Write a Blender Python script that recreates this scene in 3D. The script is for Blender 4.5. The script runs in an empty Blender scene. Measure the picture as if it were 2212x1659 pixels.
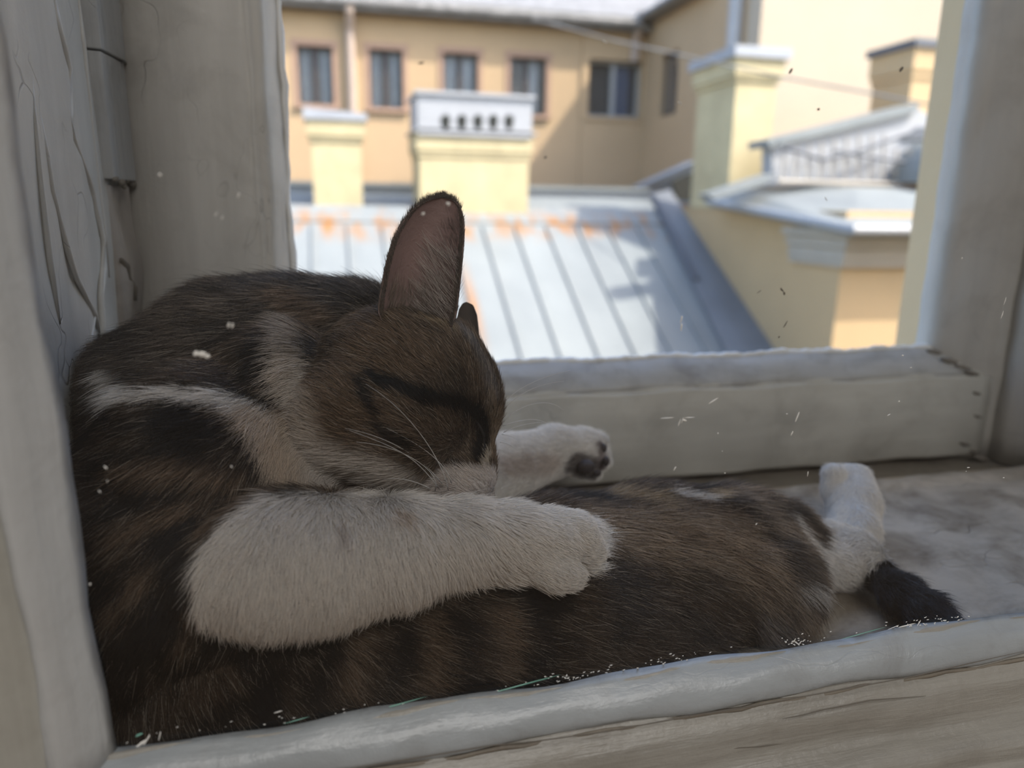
import bpy, bmesh, math, random
import numpy as np
from mathutils import Matrix, Vector
from mathutils.bvhtree import BVHTree
random.seed(7); RNG = np.random.default_rng(7)
S = bpy.context.scene
COL = S.collection

# ---------------------------------------------------------------- camera
FPX = 1580.0
yw, pt, rl = np.radians([13.71, 13.63, 0.79])
cf = np.array([np.sin(yw)*np.cos(pt), np.cos(yw)*np.cos(pt), -np.sin(pt)])
_r = np.array([np.cos(yw), -np.sin(yw), 0.0]); _u = np.cross(_r, cf)
cR = np.cos(rl)*_r + np.sin(rl)*_u; cU = -np.sin(rl)*_r + np.cos(rl)*_u
CAM = np.array([0.0, -0.22, 0.195])
cd = bpy.data.cameras.new('camera'); co = bpy.data.objects.new('camera', cd); COL.objects.link(co)
M4 = Matrix([[cR[i], cU[i], -cf[i], CAM[i]] for i in range(3)] + [[0, 0, 0, 1]])
co.matrix_world = M4
cd.sensor_width = 36; cd.lens = 36*FPX/2212; cd.clip_start = 0.01; cd.clip_end = 300
cd.dof.use_dof = True; cd.dof.focus_distance = 0.300; cd.dof.aperture_fstop = 6.6
S.camera = co

# ---------------------------------------------------------------- sky, sun, added room fill light, exposure
S.view_settings.view_transform = 'Standard'; S.view_settings.look = 'None'
S.view_settings.gamma = 1; S.view_settings.exposure = 0.42
S.cycles.use_denoising = True
S.cycles.max_bounces = 7; S.cycles.diffuse_bounces = 4; S.cycles.glossy_bounces = 3; S.cycles.use_adaptive_sampling = True; S.cycles.adaptive_threshold = .028; S.cycles.transparent_max_bounces = 24
S.cycles.caustics_reflective = False; S.cycles.caustics_refractive = False
S.cycles_curves.shape = 'RIBBONS' if hasattr(S, 'cycles_curves') else None
W = bpy.data.worlds.new('sky'); S.world = W; W.use_nodes = True
nt = W.node_tree; bgn = nt.nodes['Background']
sk = nt.nodes.new('ShaderNodeTexSky'); sk.sky_type = 'NISHITA'; sk.sun_disc = False
SUN_AZ, SUN_EL = math.radians(53), math.radians(48)     # azimuth from -y towards +x
sk.sun_elevation = SUN_EL; sk.sun_rotation = math.radians(180) - SUN_AZ; sk.air_density = 1; sk.dust_density = 2.5; sk.altitude = 50
nt.links.new(sk.outputs[0], bgn.inputs[0]); bgn.inputs[1].default_value = 0.53
sd = bpy.data.lights.new('sun', 'SUN'); sd.energy = 5.6; sd.angle = math.radians(0.55); sd.color = (1, 0.93, 0.82)
so = bpy.data.objects.new('sun', sd); COL.objects.link(so)
sv = Vector((math.sin(SUN_AZ)*math.cos(SUN_EL), -math.cos(SUN_AZ)*math.cos(SUN_EL), math.sin(SUN_EL)))
so.rotation_euler = sv.to_track_quat('Z', 'Y').to_euler(); so.location = (0, -4, 8)
ld = bpy.data.lights.new('room_fill', 'AREA'); ld.shape = 'RECTANGLE'; ld.size = 1.6; ld.size_y = 1.2; ld.energy = 28; ld.color = (1, 0.97, 0.93)  # soft fill light added behind the camera, no fixture stands there
lo = bpy.data.objects.new('room_fill', ld); COL.objects.link(lo); lo.location = (0.4, -1.7, 1.75); lo.rotation_euler = (math.radians(12), 0, 0)

# ---------------------------------------------------------------- helpers
def ray(px, py): return cf + cR*(px-1106)/FPX + cU*(829.5-py)/FPX
def PY(px, py, y): d = ray(px, py); return CAM + d*(y-CAM[1])/d[1]
def PX(px, py, x): d = ray(px, py); return CAM + d*(x-CAM[0])/d[0]
def PZ(px, py, z): d = ray(px, py); return CAM + d*(z-CAM[2])/d[2]
def depth(P): return (np.asarray(P)-CAM) @ cf

def tag(o, label=None, cat=None, group=None, kind=None):
    if label: o['label'] = label
    if cat: o['category'] = cat
    if group: o['group'] = group
    if kind: o['kind'] = kind
    return o
def link(name, me, mats, parent=None, smooth=False):
    o = bpy.data.objects.new(name, me); COL.objects.link(o)
    for m in (mats if isinstance(mats, (list, tuple)) else [mats]): me.materials.append(m)
    if parent is not None: o.parent = parent
    if smooth:
        for p in me.polygons: p.use_smooth = True
    return o
def empty(name, loc=(0, 0, 0), **k):
    o = bpy.data.objects.new(name, None); COL.objects.link(o); o.location = loc; o.empty_display_size = .05
    bpy.context.view_layer.update(); return tag(o, **k)
class MB:
    def __init__(s): s.v = []; s.f = []; s.m = []
    def add(s, vs, fs, mi=0):
        b = len(s.v); s.v += [tuple(map(float, v)) for v in vs]; s.f += [tuple(b+i for i in f) for f in fs]; s.m += [mi]*len(fs); return s
    def box(s, a, b, mi=0):
        x0, y0, z0 = [min(p, q) for p, q in zip(a, b)]; x1, y1, z1 = [max(p, q) for p, q in zip(a, b)]
        return s.add([(x0,y0,z0),(x1,y0,z0),(x1,y1,z0),(x0,y1,z0),(x0,y0,z1),(x1,y0,z1),(x1,y1,z1),(x0,y1,z1)],
              [(3,2,1,0),(4,5,6,7),(0,1,5,4),(1,2,6,5),(2,3,7,6),(3,0,4,7)], mi)
    def prism(s, poly, ext, mi=0):          # polygon (3D points) extruded by vector
        n = len(poly); p = [np.array(q, float) for q in poly]; e = np.array(ext, float)
        return s.add(p+[q+e for q in p], [tuple(range(n-1, -1, -1)), tuple(range(n, 2*n))]+[(i, (i+1) % n, n+(i+1) % n, n+i) for i in range(n)], mi)
    def tube(s, pts, rad, n=8, mi=0):
        pts = [np.array(p, float) for p in pts]; R = rad if isinstance(rad, (list, tuple, np.ndarray)) else [rad]*len(pts)
        vs = []; up = np.array([.13, .21, 1.0])
        for i, p in enumerate(pts):
            t = pts[min(i+1, len(pts)-1)]-pts[max(i-1, 0)]; t = t/np.linalg.norm(t)
            a = np.cross(t, up); a /= np.linalg.norm(a); b = np.cross(t, a)
            vs += [p+R[i]*(a*math.cos(2*math.pi*k/n)+b*math.sin(2*math.pi*k/n)) for k in range(n)]
        fs = [(i*n+k, i*n+(k+1) % n, (i+1)*n+(k+1) % n, (i+1)*n+k) for i in range(len(pts)-1) for k in range(n)]
        fs += [tuple(range(n-1, -1, -1)), tuple(range((len(pts)-1)*n, len(pts)*n))]
        return s.add(vs, fs, mi)
    def build(s, name, mats, parent=None, smooth=False, bevel=0, kind=None, seg=3):
        me = bpy.data.meshes.new(name); me.from_pydata(s.v, [], s.f); 
        me.polygons.foreach_set('material_index', s.m)
        bm = bmesh.new(); bm.from_mesh(me); bmesh.ops.recalc_face_normals(bm, faces=bm.faces)
        if bevel: 
            bmesh.ops.remove_doubles(bm, verts=bm.verts, dist=1e-6)
            bmesh.ops.bevel(bm, geom=[e for e in bm.edges if e.calc_face_angle(0) > .5], offset=bevel, segments=seg, affect='EDGES', profile=.6)
        bm.to_mesh(me); bm.free()
        o = link(name, me, mats, parent, smooth)
        if parent is not None: o.matrix_parent_inverse = parent.matrix_world.inverted()
        if kind: o['kind'] = kind
        return o

# ---------------------------------------------------------------- materials
def newmat(name):
    m = bpy.data.materials.new(name); m.use_nodes = True; n = m.node_tree
    return m, n, n.nodes['Principled BSDF'], n.nodes['Material Output']
def N(n, t, **k):
    o = n.nodes.new(t)
    for a, b in k.items():
        if a.startswith('i_'): o.inputs[int(a[2:]) if a[2:].isdigit() else a[2:].replace('_', ' ')].default_value = b
        else: setattr(o, a, b)
    return o
def ramp(n, src, stops):
    r = N(n, 'ShaderNodeValToRGB'); el = r.color_ramp.elements
    while len(el) < len(stops): el.new(.5)
    for e, (p, c) in zip(el, stops): e.position = p; e.color = (*c, 1) if len(c) == 3 else c
    n.links.new(src, r.inputs[0]); return r
def mixc(n, fac, a, b, mode='MIX'):
    m = N(n, 'ShaderNodeMix', data_type='RGBA', blend_type=mode)
    for s_, v in ((0, fac), (6, a), (7, b)):
        if hasattr(v, 'links') or hasattr(v, 'is_linked'): n.links.new(v, m.inputs[s_])
        else: m.inputs[s_].default_value = v if s_ == 0 else (*v, 1)
    return m.outputs[2]
def noise(n, vec, scale, detail=6, rough=.6, stretch=None, dist=0):
    if stretch:
        mp = N(n, 'ShaderNodeMapping'); mp.inputs['Scale'].default_value = stretch; n.links.new(vec, mp.inputs[0]); vec = mp.outputs[0]
    t = N(n, 'ShaderNodeTexNoise'); t.inputs['Scale'].default_value = scale; t.inputs['Detail'].default_value = detail
    t.inputs['Roughness'].default_value = rough; t.inputs['Distortion'].default_value = dist
    n.links.new(vec, t.inputs['Vector']); return t.outputs[0]
def simple(name, col, rough=.6, var=.12, scale=4, bump=.0, metal=0):
    m, n, b, o = newmat(name); tc = N(n, 'ShaderNodeTexCoord').outputs['Object']
    f = noise(n, tc, scale); d = tuple(c*(1-var) for c in col); e = tuple(min(1, c*(1+var)) for c in col)
    r = ramp(n, f, [(.3, d), (.7, e)]); n.links.new(r.outputs[0], b.inputs['Base Color'])
    b.inputs['Roughness'].default_value = rough; b.inputs['Metallic'].default_value = metal
    if bump:
        bp = N(n, 'ShaderNodeBump'); bp.inputs['Strength'].default_value = bump; bp.inputs['Distance'].default_value = .01
        n.links.new(noise(n, tc, scale*8), bp.inputs['Height']); n.links.new(bp.outputs[0], b.inputs['Normal'])
    return m
def oldpaint(name, col, grain=(1, 1, 1), rough=.38, dirt=.35, dirtcol=(.13, .115, .095), bump=.5, dscale=18, crack=.5, gs=90, spec=.5):
    """old oil paint on wood: brush grain along one axis, fine cracks, grime in blotches"""
    m, n, b, o = newmat(name); tc = N(n, 'ShaderNodeTexCoord').outputs['Object']
    g = noise(n, tc, gs, 5, .6, grain); big = noise(n, tc, dscale, 8, .68, None, .4); fine = noise(n, tc, 260, 3, .6)
    base = ramp(n, g, [(.3, tuple(c*.88 for c in col)), (.7, tuple(min(1, c*1.07) for c in col))]).outputs[0]
    dm = ramp(n, big, [(.5 if dirt < .9 else .42, (0, 0, 0)), (.75 if dirt < .9 else .70, (dirt,)*3)]).outputs[0]
    c1 = mixc(n, dm, base, dirtcol)
    vo = N(n, 'ShaderNodeTexVoronoi', feature='DISTANCE_TO_EDGE'); vo.inputs['Scale'].default_value = 14
    mp = N(n, 'ShaderNodeMapping'); mp.inputs['Scale'].default_value = tuple(.14 if k < .5 else 2.2 for k in grain)
    wob = N(n, 'ShaderNodeVectorMath', operation='ADD'); sc = N(n, 'ShaderNodeVectorMath', operation='SCALE'); sc.inputs[3].default_value = .05
    nn = N(n, 'ShaderNodeTexNoise'); nn.inputs['Scale'].default_value = 25; n.links.new(tc, nn.inputs['Vector']); n.links.new(nn.outputs[1], sc.inputs[0])
    n.links.new(tc, wob.inputs[0]); n.links.new(sc.outputs[0], wob.inputs[1]); n.links.new(wob.outputs[0], mp.inputs[0]); n.links.new(mp.outputs[0], vo.inputs['Vector'])
    cr = ramp(n, vo.outputs['Distance'], [(0, (1, 1, 1)), (.012, (0, 0, 0))]).outputs[0]
    msk = ramp(n, noise(n, tc, 9, 3), [(.5, (0, 0, 0)), (.62, (crack,)*3)]).outputs[0]
    cm = N(n, 'ShaderNodeMath', operation='MULTIPLY'); n.links.new(cr, cm.inputs[0]); n.links.new(msk, cm.inputs[1])
    c2 = mixc(n, cm.outputs[0], c1, tuple(c*.35 for c in col))
    n.links.new(c2, b.inputs['Base Color']); b.inputs['Roughness'].default_value = rough; b.inputs['Specular IOR Level'].default_value = spec
    h = N(n, 'ShaderNodeMath', operation='ADD'); h2 = N(n, 'ShaderNodeMath', operation='MULTIPLY_ADD')
    n.links.new(g, h.inputs[0]); n.links.new(fine, h2.inputs[0]); h2.inputs[1].default_value = .25; n.links.new(big, h2.inputs[2]); n.links.new(h2.outputs[0], h.inputs[1])
    h3 = N(n, 'ShaderNodeMath', operation='SUBTRACT'); n.links.new(h.outputs[0], h3.inputs[0]); n.links.new(cm.outputs[0], h3.inputs[1])
    bp = N(n, 'ShaderNodeBump'); bp.inputs['Strength'].default_value = bump; bp.inputs['Distance'].default_value = .0012
    n.links.new(h3.outputs[0], bp.inputs['Height']); n.links.new(bp.outputs[0], b.inputs['Normal'])
    return m
def glassmat(name, dust=.03, tint=(1, 1, 1)):
    m, n, b, o = newmat(name); n.nodes.remove(b)
    tr = N(n, 'ShaderNodeBsdfTransparent'); tr.inputs[0].default_value = (*tint, 1)
    gl = N(n, 'ShaderNodeBsdfGlossy'); gl.inputs['Roughness'].default_value = .02
    fr = N(n, 'ShaderNodeFresnel'); fr.inputs[0].default_value = 1.35
    mx = N(n, 'ShaderNodeMixShader'); n.links.new(fr.outputs[0], mx.inputs[0]); n.links.new(tr.outputs[0], mx.inputs[1]); n.links.new(gl.outputs[0], mx.inputs[2])
    df = N(n, 'ShaderNodeBsdfDiffuse'); df.inputs[0].default_value = (.8, .8, .78, 1)
    tc = N(n, 'ShaderNodeTexCoord').outputs['Object']
    r = ramp(n, noise(n, tc, 9, 5, .6), [(.35, (dust*.5,)*3), (.75, (dust*1.6,)*3)]).outputs[0]
    m2 = N(n, 'ShaderNodeMixShader'); n.links.new(r, m2.inputs[0]); n.links.new(mx.outputs[0], m2.inputs[1]); n.links.new(df.outputs[0], m2.inputs[2])
    n.links.new(m2.outputs[0], o.inputs[0]); return m

PAINT = (.52, .51, .47)
M_in = oldpaint('paint_inner_sash', (.30, .29, .265), (.06, 1, 1), rough=.4, dirt=.35, gs=200, crack=.0, bump=.9)
M_inv = oldpaint('paint_inner_stile', (.40, .40, .37), (1, 1, .06), rough=.4, dirt=.22, gs=160, crack=.3)
M_bead = oldpaint('paint_glazing_bead', (.34, .37, .395), (.1, 1, .1), rough=.3, dirt=.45, dirtcol=(.2, .2, .2), gs=150, crack=.12, dscale=40)
M_bead_lit = oldpaint('paint_stile_bead_lit', (.48, .50, .515), (1, 1, .06), rough=.32, dirt=.3, dirtcol=(.3, .3, .3), gs=150, crack=.1, dscale=30)  # paler copy of the bead paint: brighter light on the stile put into the colour
M_jamb = oldpaint('paint_jamb', (.60, .59, .555), (1, 1, .1), rough=.4, dirt=.18, crack=.9, gs=60)
M_bare = oldpaint('worn_strip', (.42, .43, .43), (1, 1, .04), rough=.55, dirt=.4, crack=.2, gs=260, bump=.9)
M_out = oldpaint('paint_outer_sash', (.54, .53, .485), (.15, 1, 1), rough=.4, dirt=.35, gs=60)
M_outv = oldpaint('paint_outer_stile', (.56, .54, .50), (1, 1, .1), rough=.4, dirt=.3, gs=60)
M_bev = oldpaint('paint_outer_bevel', (.44, .44, .43), (.12, 1, 1), rough=.45, dirt=.8, dirtcol=(.16, .15, .14), gs=70)
M_sill = oldpaint('paint_sill', (.54, .475, .39), (.3, 1, 1), rough=.6, dirt=1., dirtcol=(.17, .135, .095), dscale=22, crack=.8, gs=40, bump=1.)
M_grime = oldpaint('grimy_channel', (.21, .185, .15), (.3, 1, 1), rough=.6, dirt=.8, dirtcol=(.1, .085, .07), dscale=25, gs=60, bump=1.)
M_fleck = simple('dried_paint_fleck', (.8, .8, .78), .5, .05)
M_speck = simple('dark_speck', (.12, .1, .08), .7, .1)
M_teal = simple('teal_paint_remnant', (.16, .36, .30), .5, .2, 200)
M_dark = simple('dark_crack', (.05, .045, .04), .8, .2)
M_glass_in = glassmat('inner_glass', .012)
M_glass_out = glassmat('outer_glass', .015)
M_roomwall = simple('room_plaster', (.62, .59, .54), .8, .04, 2)
M_floor = simple('room_boards', (.30, .19, .11), .5, .15, 3)
M_ext = simple('outer_plaster', (.72, .55, .33), .85, .06, 1.5, .3)

# ---------------------------------------------------------------- the setting: our own room and window
XL, XR, ZT = -.115, .60, 1.30          # jambs of the window recess, top
YO = .25                              # face of outer sash
def struct(name, mb, mat, **k):
    o = mb.build(name, mat, **k); o['kind'] = 'structure'; return o
# room
rx0, rx1, ry0, ry1, rz0, rz1 = -1.8, 2.6, -3.8, -.07, -.85, 1.95
struct('floor', MB().box((rx0, ry0, rz0-.1), (rx1, ry1, rz0)), M_floor)
struct('ceiling', MB().box((rx0, ry0, rz1), (rx1, ry1, rz1+.1)), M_roomwall)
struct('wall_left', MB().box((rx0-.1, ry0, rz0-.1), (rx0, .33, rz1+.1)), M_roomwall)
struct('wall_right', MB().box((rx1, ry0, rz0-.1), (rx1+.1, .33, rz1+.1)), M_roomwall)
struct('wall_back', MB().box((rx0-.1, ry0-.1, rz0-.1), (rx1+.1, ry0, rz1+.1)), M_roomwall)
wf = MB()
hx0, hx1, hz0 = XL-.02, XR+.02, -.05
for a, b in (((rx0, -.07, rz0), (hx0, .42, rz1)), ((hx1, -.07, rz0), (rx1, .42, rz1)), ((hx0, -.07, rz0), (hx1, .42, hz0)), ((hx0, -.07, ZT), (hx1, .42, rz1))):
    wf.box(a, b, 0)
struct('wall_front', wf, [M_roomwall])
fc = MB()
for a, b in (((-9, .42, -12), (hx0-.02, .5, 3.2)), ((hx1+.02, .42, -12), (9, .5, 3.2)), ((hx0-.02, .42, -12), (hx1+.02, .5, hz0-.03)), ((hx0-.02, .42, ZT+.02), (hx1+.02, .5, 3.2))):
    fc.box(a, b)
fc.box((-9, -8, 3.2), (9, .6, 3.3))
struct('wall_outside', fc, M_ext)

win = empty('window_1', (0, 0, 0)); win['kind'] = 'structure'
def wav(v, k):                          # small hand-made irregularity of old joinery
    return .0006*math.sin(k*37+v*61)+.0004*math.sin(v*143+k)
def sweep(prof, axis, t0, t1, n=40, off=lambda t: (0, 0)):
    """sweep an open profile [(a,b),...] along axis; returns verts,faces of a closed strip"""
    mb = MB(); P = len(prof); vs = []
    for i in range(n+1):
        t = t0+(t1-t0)*i/n; o0, o1 = off(t)
        for k, (a, b) in enumerate(prof):
            a2, b2 = a+wav(t, k)+o0, b+wav(t+3, k)+o1
            vs.append((t, a2, b2) if axis == 'x' else (a2, b2, t))
    fs = [(i*P+k, i*P+(k+1) % P, (i+1)*P+(k+1) % P, (i+1)*P+k) for i in range(n) for k in range(P)]
    fs += [tuple(range(P)), tuple(range(n*P, n*P+P))[::-1]]
    return mb.add(vs, fs)
# inner sash: bottom rail.  profile in (y,z)
r_in = sweep([(.004, .0255), (.0, .0290), (-.0012, .0288), (-.0022, .0262), (-.0048, .0242), (-.0070, .0208), (-.0074, .0172), (-.0078, .0152), (-.0098, .0138), (-.0112, .0122), (-.0132, .0100), (-.0145, .0085), (-.0150, .004), (-.0154, -.0015), (-.0162, -.0042), (-.0190, -.0062), (-.0235, -.0078), (-.0262, -.0102), (-.0270, -.0140), (-.0262, -.0175), (-.0275, -.0195), (-.0310, -.0205), (-.0330, -.0235), (-.0330, -.060), (.022, -.060), (.022, -.004), (.006, -.004), (.004, .01)],
             'x', -.17, XR, 70, lambda t: (0, -.0030+.0038*(t+.07)/.33))
struct('trim_1', r_in, M_in, smooth=True)
# glazing bead along bottom (lighter bluish, rounded)
bd = sweep([(.0006, .0300), (-.0020, .0280), (-.0055, .0262), (-.0080, .0235), (-.0098, .0195), (-.0096, .0165), (-.0080, .0150), (-.004, .0150), (.0006, .0150)],
           'x', -.085, XR, 90, lambda t: (0, -.0030+.0038*(t+.07)/.33))
bd.build('glazing_bead', M_bead, win, smooth=True)
GX = -.0745
gl_ = MB().tube([(t, -.0090+.0003*math.sin(t*300), .0138-.0030+.0038*(t+.07)/.33+.0004*math.sin(t*170)) for t in np.linspace(-.08, XR, 90)], .0009, 6); gl_.build('grime', M_grime, win, smooth=True)
lean = lambda t: (.0010-.020*(t-.03), 0)
st = sweep([(GX-.0045, .006), (GX-.005, -.002), (GX-.012, -.0112), (GX-.0135, -.0098), (GX-.0155, -.0120), (GX-.020, -.0150), (GX-.040, -.0155), (GX-.075, -.0155), (GX-.078, -.018), (GX-.10, -.018), (GX-.10, .02), (GX-.03, .022), (GX-.010, .014)],
           'z', -.06, ZT, 80, lean)
st.build('sash_stile', M_inv, win, smooth=True)
bv = sweep([(GX, .0008), (GX-.0022, -.0022), (GX-.0065, -.0082), (GX-.0105, -.0120), (GX-.0135, -.0122), (GX-.0148, -.0095), (GX-.0140, -.004), (GX-.010, .0008)],
           'z', .020, ZT, 90, lean)
bv.build('glazing_bead', M_bead_lit, win, smooth=True)
sr = MB().box((XR-.05, -.0155, -.05), (XR, .02, ZT)).build('sash_stile', M_inv, win)
MB().box((GX-.1, -.0155, ZT-.07), (XR, .02, ZT)).build('top_rail', M_in, win)
# inner pane with paint flecks and scratches dried on it (one mesh)
pane = MB(); pane.add([(GX-.006, .0012, .024), (XR-.045, .0012, .024), (XR-.045, .0012, ZT-.06), (GX-.006, .0012, ZT-.06)], [(0, 1, 2, 3)])
def fleck(px, py, L, w, ang, mi=1, y=.0008):
    p = PY(px, py, y); a = math.radians(ang); sc = depth(p)/FPX; L *= sc/2; w *= sc/2
    t = np.array([math.cos(a), 0, math.sin(a)]); q = np.array([-t[2], 0, t[0]]); e = np.array([0, -.00025, 0]); k = 7
    ring = [p+t*L*math.cos(2*math.pi*i/k)*random.uniform(.75, 1.1)+q*w*math.sin(2*math.pi*i/k)*random.uniform(.6, 1.2) for i in range(k)]
    pane.add(ring+[p+e], [(i, (i+1) % k, k) for i in range(k)], mi)
for a in [(436,765,16,22,80),(424,764,14,14,30),(448,769,14,12,10),(494,702,14,5,75),(502,703,14,5,75),(1472,690,22,4,80),(1472,706,20,4,88),(1478,908,5,13,70),(1468,912,20,3,75),(1474,908,18,3,75),(1440,903,40,2,0),(1490,902,30,2,0),
          (1723,900,28,4,72),(1711,936,14,3,70),(1541,866,26,3,30),(1942,867,5,4,0),(1920,896,12,2,30),(1551,936,4,4,0),(1950,768,6,4,0),(1968,794,6,3,0),(1458,1012,12,3,60),(1700,894,6,2,0),(1745,1024,14,3,88),(1634,1132,7,3,50),
          (1560,975,3,3,0),(1566,1022,4,3,0),(480,470,12,5,60),(466,463,10,4,55),(345,378,9,8,50),(515,422,14,4,70),(2165,680,24,3,78),(2171,650,22,2,80),(2078,558,6,3,90),(2092,1010,9,3,0),(2087,1018,3,3,0),(1468,222,10,3,-30),(968,440,11,8,-20),(914,462,10,7,30),
          (1306,90,14,3,-25),(1784,430,14,2,-50),(2168,1032,6,3,0),(228,1010,10,5,-60),(215,1062,8,4,-60),(195,1262,8,5,80),(232,1040,8,3,80),(500,1008,6,4,-50)]: fleck(*a)
for a in [(1708,154,16,6,60),(1947,150,15,8,55),(1768,236,9,6,10),(1689,626,14,5,-50),(1694,634,9,6,-60),(1697,700,22,3,60),(1683,728,6,4,60),(1640,630,14,2,35),(910,136,15,6,5),(1178,340,8,5,30),(462,1313,14,3,-30)]: fleck(*a, mi=2)
# crumbs of putty and paint left along the lower and left edge of the glass
for i in range(150):
    px = random.choice([random.gauss(1240, 45), random.uniform(250, 2090), random.gauss(2000, 40), random.gauss(1440, 50), random.gauss(1720, 15)])
    if px < 245 or px > 2110: continue
    py = 1625-.1530*(px-240)-abs(random.gauss(0, 11))-4
    fleck(px, py, random.uniform(2, 8), random.uniform(1.5, 3), random.uniform(-20, 30))
for a in [(300,1611,56,7,38),(318,1597,30,5,60),(345,1590,26,4,75),(308,1605,22,9,30),(1955,1352,60,3,6),(1985,1346,20,3,60),(1998,1350,18,3,-40),(1930,1355,30,2,15),(1722,1390,20,3,-40),(1716,1384,14,3,60),(600,1538,20,3,10)]: fleck(*a)
for a in [(300,1588,20,7,20,3),(1100,1487,240,4,8,3),(860,1522,120,4,9,3),(1850,1372,160,3,8,3),(228,1585,22,5,80,3),(640,1556,60,3,9,3)]: fleck(*a)
pane.build('pane', [M_glass_in, M_fleck, M_speck, M_teal], win)

# sill between the windows with a grimy channel in front of the outer sash
sill = MB(); nx, ny = 90, 60; vs = []
for j in range(ny+1):
    for i in range(nx+1):
        x = XL-.01+(XR-XL+.02)*i/nx; y = .004+(.217-.004)*j/ny
        z = .0007*math.sin(x*70+y*40)+.0005*math.sin(x*190-y*130)
        if y > .198: z += .0028*math.sin((y-.198)/.019*math.pi)**.6
        vs.append((x, y, z))
sill.add(vs, [(j*(nx+1)+i, j*(nx+1)+i+1, (j+1)*(nx+1)+i+1, (j+1)*(nx+1)+i) for j in range(ny) for i in range(nx)])
sill.add([(XL-.01, .217, .0005), (XR, .217, .0005), (XR, .217, -.008), (XL-.01, .217, -.008)], [(0, 1, 2, 3)])
sill.box((XL-.01, .004, -.06), (XR, .217, -.008))
struct('trim_2', sill, M_sill, smooth=True)
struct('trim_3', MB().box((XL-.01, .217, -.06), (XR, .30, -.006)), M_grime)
# left jamb: painted board, worn strip above a broken end, rough lower piece
jb = MB(); ny, nz = 24, 90; vs = []
for j in range(nz+1):
    for i in range(ny+1):
        y = .008+(YO-.008)*i/ny; z = -.01+(ZT+.01)*j/nz
        x = XL+.0006*math.sin(z*40+y*30)+.0009*math.sin(y*160+math.sin(z*23)*1.5)
        vs.append((x, y, z))
jb.add(vs, [(j*(ny+1)+i, j*(ny+1)+i+1, (j+1)*(ny+1)+i+1, (j+1)*(ny+1)+i) for j in range(nz) for i in range(ny)])
jb.box((XL-.03, .006, -.05), (XL-.004, .45, ZT))
struct('trim_4', jb, M_jamb, smooth=True)
def drip(pts, w, mb, x=XL):             # thick run of old paint on the jamb
    pp = [PX(a, b, x+.0003) for a, b in pts]
    mb.tube(pp, [.62*w*(.5 if i in (0, len(pp)-1) else random.uniform(.8, 1.25)) for i in range(len(pp))], 8)
dr = MB()
drip([(118,0),(126,60),(140,110),(150,150),(152,200),(150,250),(156,300),(178,350),(196,400),(203,425),(212,470),(222,520),(224,580),(218,640),(222,700),(216,760)], .0026, dr)
drip([(86,250),(100,330),(112,410),(128,470),(146,540),(165,600),(185,640),(205,680),(215,720)], .002, dr)
drip([(170,0),(180,90),(192,200),(205,320),(214,400),(226,500),(236,600)], .0016, dr)
drip([(205,680),(195,740),(188,800),(180,860)], .0022, dr)
drip([(60,100),(75,260),(92,420),(108,560),(128,700)], .0022, dr)
o = dr.build('trim_5', M_jamb, smooth=True); o['kind'] = 'structure'
SX = XL
sp = MB(); a0 = PX(232, 300, SX)[1]
zb = PX(270, 392, SX)[2]
sp.prism([(SX-.002, .212, zb), (SX+.006, .214, zb), (SX+.0085, YO-.002, zb), (SX-.002, YO-.002, zb)], (0, 0, .062))
sp.prism([(SX-.002, .212, zb+.063), (SX+.0065, .214, zb+.063), (SX+.0095, YO-.002, zb+.063), (SX-.002, YO-.002, zb+.063)], (0, 0, .9))
sp.build('trim_6', M_bare, bevel=.0008)['kind'] = 'structure'
lp = sweep([(SX-.002, .213), (SX+.003, .216), (SX+.005, .225), (SX+.003, .235), (SX+.006, .243), (SX+.004, YO), (SX-.002, YO)], 'z', -.004, zb-.003, 60, lambda t: (.0012*math.sin(t*90), .001*math.sin(t*50)))
lp.build('trim_7', oldpaint('rough_lower_strip', (.42, .385, .35), (1, 1, .1), dirt=.6, gs=90, bump=1.2), smooth=True)['kind'] = 'structure'
kn = MB(); 
for (px, py, r) in [(250,388,.0016),(262,394,.0022),(274,390,.0016),(285,397,.0024),(296,392,.0018),(306,388,.0022),(300,402,.0016),(268,404,.0014),(314,396,.0016)]:
    c = PX(px, py, SX+.006); kn.tube([c+np.array([0, -.004, 0]), c, c+np.array([0, .004, .001])], [r*.5, r, r*.5], 8)
kn.tube([PX(a, b, SX+.0045) for a, b in [(262,560),(272,575),(276,600),(290,625),(292,650)]], [.001, .0022, .0018, .002, .001], 8)
kn.build('trim_8', M_grime, smooth=True)['kind'] = 'structure'
cr = MB()
cr.tube([PX(a, b, SX+.009) for a, b in [(262,135),(275,136),(288,137),(293,142)]], [.0003, .0007, .0006, .0003], 5)
cr.tube([PX(a, b, SX+.0075) for a, b in [(318,330),(326,375),(322,395),(304,408),(306,450),(312,500),(318,540),(322,600),(324,660),(328,700)]], .00045, 5)
cr.tube([PX(a, b, SX+.0045) for a, b in [(218,0),(221,45),(225,100)]], .0005, 5)
cr.build('crack', M_dark, parent=win)
for pts_c in ([(760,1659),(840,1646),(1060,1610),(1160,1600),(1312,1581),(1500,1545),(1600,1531),(1792,1495),(1979,1461),(2090,1434),(2212,1408)], [(1690,1554),(1735,1544),(1776,1533),(1830,1524),(1882,1513),(2000,1503)], [(1560,1622),(1600,1614),(1640,1612),(1700,1604)], [(1990,1556),(2040,1552),(2090,1546),(2140,1560)]):
    mbc = MB().tube([PY(a, b+random.uniform(-1.5, 1.5), -.0151) for a, b in pts_c], [.00008]+[.00022]*(len(pts_c)-2)+[.00008], 5); mbc.build('paint_crack', simple('paint_crack_shadow', (.14, .125, .105), .9, .1), win)
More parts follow.
